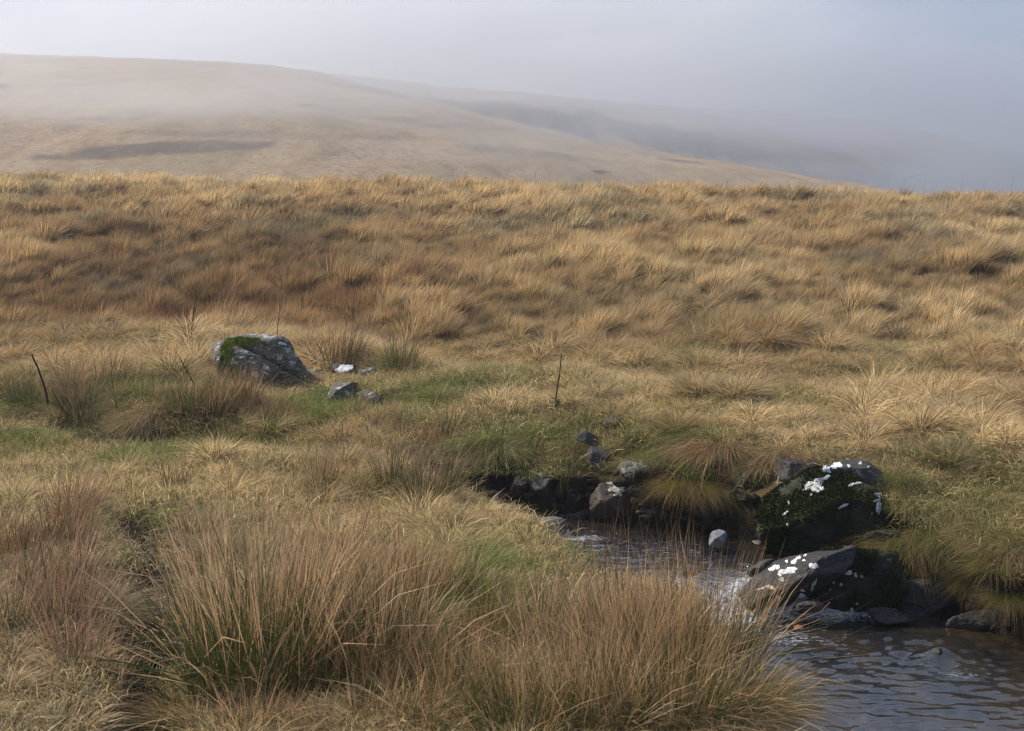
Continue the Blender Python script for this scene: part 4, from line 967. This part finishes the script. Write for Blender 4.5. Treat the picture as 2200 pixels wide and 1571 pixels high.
stick('leaning_stick', [(104, 868), (96, 830), (84, 795), (68, 762)], 20.5, .018, .012, M_TWIGD, 'dark broken stick leaning left out of the grass at the left edge', 'stick', wob=.006)
stick('dead_stalk', [(250, 880), (243, 830), (237, 750)], 20.0, .006, .003, M_TWIG, 'thin dead stalk left of the olive rushes', 'stalk')
stick('dead_stalk', [(420, 830), (398, 790), (378, 757)], 21.5, .009, .005, M_TWIGD, 'thin dark stick leaning left between the bare sapling and the boulder', 'stick')
st_ = stick('dead_stalk', [(583, 830), (592, 770), (596, 700), (602, 640)], 22.4, .011, .004, M_TWIG, 'tall reddish dead stalk standing in front of the boulder', 'stalk')
for (a, b_) in [((594, 735), (604, 716)), ((592, 760), (582, 745)), ((597, 700), (590, 684))]:
    stick('twig', [a, b_], 22.4, .004, .002, M_TWIG, None, None, parent=st_, wob=.002)
dk = stick('dock_stalk', [(1192, 885), (1196, 845), (1203, 800), (1206, 760)], 19.6, .012, .006, M_TWIG, 'rusty dead dock stalk standing above the far bank of the stream', 'stalk', wob=.004)
g = np.random.default_rng(5)
Vv, Ff = [], []; o0 = 0
for i in range(140):
    t = g.random()*.8+.15; u = 1192+14*t; v = 885-125*t; p = np.array(at_y(u, v, 19.6)) - np.array(dk.location); q = g.normal(size=3)*.016; a = g.normal(size=3)*.007; b2 = g.normal(size=3)*.007
    Vv += [p+q, p+q+a, p+q+b2]; Ff.append((o0, o0+1, o0+2)); o0 += 3
sh = obj('seed_head', mesh_np('seed_head', np.array(Vv), np.array(Ff), [M_LEAF]), parent=dk); sh['kind'] = 'stuff'
# leafy seedling at its foot
lx, ly = on_land(1192, 892); root = bpy.data.objects.new('leafy_plant', None); COL.objects.link(root)
root.location = (lx, ly, float(H(np.array([lx]), np.array([ly]))[0])+.03); tag(root, 'little bright green leafy plant at the foot of the dock stalk', 'plant')
lv = []
for i in range(5):
    t = i/4; wv_ = .028*math.sin(math.pi*min(1, t*.9+.1)); lv += [(t*.14, -wv_, .05*math.sin(t*2.6)), (t*.14, 0, .05*math.sin(t*2.6)-.008), (t*.14, wv_, .05*math.sin(t*2.6))]
lf = [(i*3+j, i*3+j+1, i*3+j+4, i*3+j+3) for i in range(4) for j in range(2)]
lm = mesh_np('leaf', np.array(lv), np.array(lf), [M_GLEAF])
for i in range(14):
    o = obj('leaf', lm, parent=root); o.rotation_euler = (random.uniform(-.3, .3), random.uniform(-.9, -.1), i*2.4); o.scale = (random.uniform(.7, 1.1),)*3; o.location = (random.uniform(-.05, .05), random.uniform(-.04, .04), random.uniform(.0, .10))
# bare sapling
sp = stick('bare_sapling', [(404, 762), (410, 720), (417, 670), (423, 615)], 25.6, .020, .006, M_TWIG, 'small bare reddish sapling with side twigs behind the plateau edge', 'sapling', wob=.01)
for (a, m_, b_) in [((407, 740), (396, 716), (384, 690)), ((409, 725), (420, 700), (432, 680)), ((412, 700), (398, 676), (390, 655)), ((414, 690), (427, 668), (436, 650)), ((417, 668), (405, 648), (398, 630)), ((419, 650), (427, 634), (433, 622)), ((405, 752), (390, 735), (378, 700)), ((410, 715), (402, 690), (403, 660)), ((415, 680), (424, 655), (426, 640)), ((421, 630), (415, 618), (412, 606))]:
    stick('branch', [a, m_, b_], 25.6, .006, .002, M_TWIG, None, None, parent=sp, wob=.006)
tw = stick('driftwood_twig', [(1783, 1295), (1768, 1311), (1733, 1331)], (14.35, 13.9), .010, .005, M_TWIG, 'pale bare twig sticking down into the pool from the black rock', 'twig', wob=.002)
lfp = at_z(1716, 1350, -1.33)
lo = obj('dead_leaf', mesh_np('dead_leaf', np.array([(-.05, -.02, 0), (0, -.035, .02), (.05, -.01, .01), (.045, .03, .03), (0, .04, .045), (-.05, .02, .03), (0, 0, .055)]), np.array([(0, 1, 6), (1, 2, 6), (2, 3, 6), (3, 4, 6), (4, 5, 6), (5, 0, 6)]), [M_LEAF]), loc=(lfp[0], lfp[1], -1.345))
tag(lo, 'curled brown dead leaf floating on the pool near the twig', 'leaf')
# long grass stalks on the brow, against the mist
for i, (u, v, h_, ln) in enumerate([(1688, 405, 26, 14), (1935, 400, 26, 34), (2065, 402, 28, 10), (1985, 404, 18, 6), (1560, 400, 18, 8), (1150, 385, 26, 4), (1088, 386, 24, 6), (2115, 404, 22, 5), (2172, 402, 24, 8), (1840, 402, 16, 9)]):
    o = stick('seed_stalk', [(u, v+10), (u+ln*.4, v-h_*.75), (u+ln*1.6, v-h_)], 50.5, .0035, .002, M_TWIG, ['thin stalk on the brow left of the paired tall stalks', 'long stalk leaning right against the mist above the brow', 'bent stalk on the skyline near the right end', 'short stalk beside the long leaning one', 'faint stalk on the brow above the slope centre right', 'upright stalk on the brow in the centre of the skyline', 'upright stalk just left of the central one', 'slim stalk between the bent stalk and the right edge', 'last stalk at the right edge of the brow', 'short leaning stalk on the brow before the long one'][i], 'stalk', wob=.01)
    o['group'] = 'seed stalks along the brow'

# ------------------------------------------------------------------ haze
hz, nt = new_mat('mist_air')
pv = N(nt, 'ShaderNodeVolumePrincipled'); pv.inputs['Color'].default_value = (.80, .86, .99, 1); pv.inputs['Density'].default_value = .0009; pv.inputs['Anisotropy'].default_value = .45
o_ = N(nt, 'ShaderNodeOutputMaterial'); L(nt, pv.outputs[0], o_.inputs['Volume'])
x0, x1, y0, y1, z0, z1 = -2600, 2600, -450, 3600, -14, 100
V = np.array([(x, y, z) for z in (z0, z1) for y in (y0, y1) for x in (x0, x1)])
haze = obj('haze', mesh_np('haze', V, np.array([(0, 2, 3, 1), (4, 5, 7, 6), (0, 1, 5, 4), (2, 6, 7, 3), (0, 4, 6, 2), (1, 3, 7, 5)]), [hz], smooth=False))
def mist(u, v, y, rx, ry, rz, dens, seed, label, mc=(.50, .495, .54)):
    c = at_y(u, v, y); V, F = icos(3); mm, nt = new_mat('mist_bank')
    tcn = N(nt, 'ShaderNodeTexCoord'); ln_ = N(nt, 'ShaderNodeVectorMath', operation='LENGTH'); L(nt, tcn.outputs['Object'], ln_.inputs[0])
    fo = ramp(nt, ln_.outputs['Value'], .96, .15)
    nz = noise(nt, mapping(nt, tcn.outputs['Object'], (1.6, 1.6, 2.2), (seed, 0, 0)), 1.4, 3, .5)
    dd = math_node(nt, 'MULTIPLY', math_node(nt, 'MULTIPLY', fo, ramp(nt, nz, .38, .60)), dens)
    p_ = N(nt, 'ShaderNodeVolumePrincipled'); p_.inputs['Color'].default_value = (*mc, 1); p_.inputs['Anisotropy'].default_value = .45
    L(nt, dd, p_.inputs['Density']); oo = N(nt, 'ShaderNodeOutputMaterial'); L(nt, p_.outputs[0], oo.inputs['Volume'])
    o = obj('mist_bank', mesh_np('mist_bank', V, F, [mm]), loc=c); o.scale = (rx, ry, rz); return tag(o, label, 'mist', kind='stuff')
mist(430, 255, 280, 150, 75, 33, .0135, 1.0, 'bright bank of mist drifting over the left hillside', (.97, .95, .97))
mist(450, 120, 560, 420, 190, 34, .0075, 4.0, 'thin mist lying along the crest of the hill', (.93, .93, .98))
mist(1250, 270, 520, 330, 240, 60, .0050, 9.0, 'grey mist hanging before the dark heather slope', (.82, .85, .96))
mist(2050, 330, 750, 330, 300, 75, .0110, 7.0, 'blue mist bank swallowing the right end of the hills', (.80, .86, .99))
C.cycles.volume_step_rate = 1.5; C.cycles.volume_max_steps = 128
tag(haze, 'pale mist hanging over the moor and fading the hills', 'haze', kind='stuff')
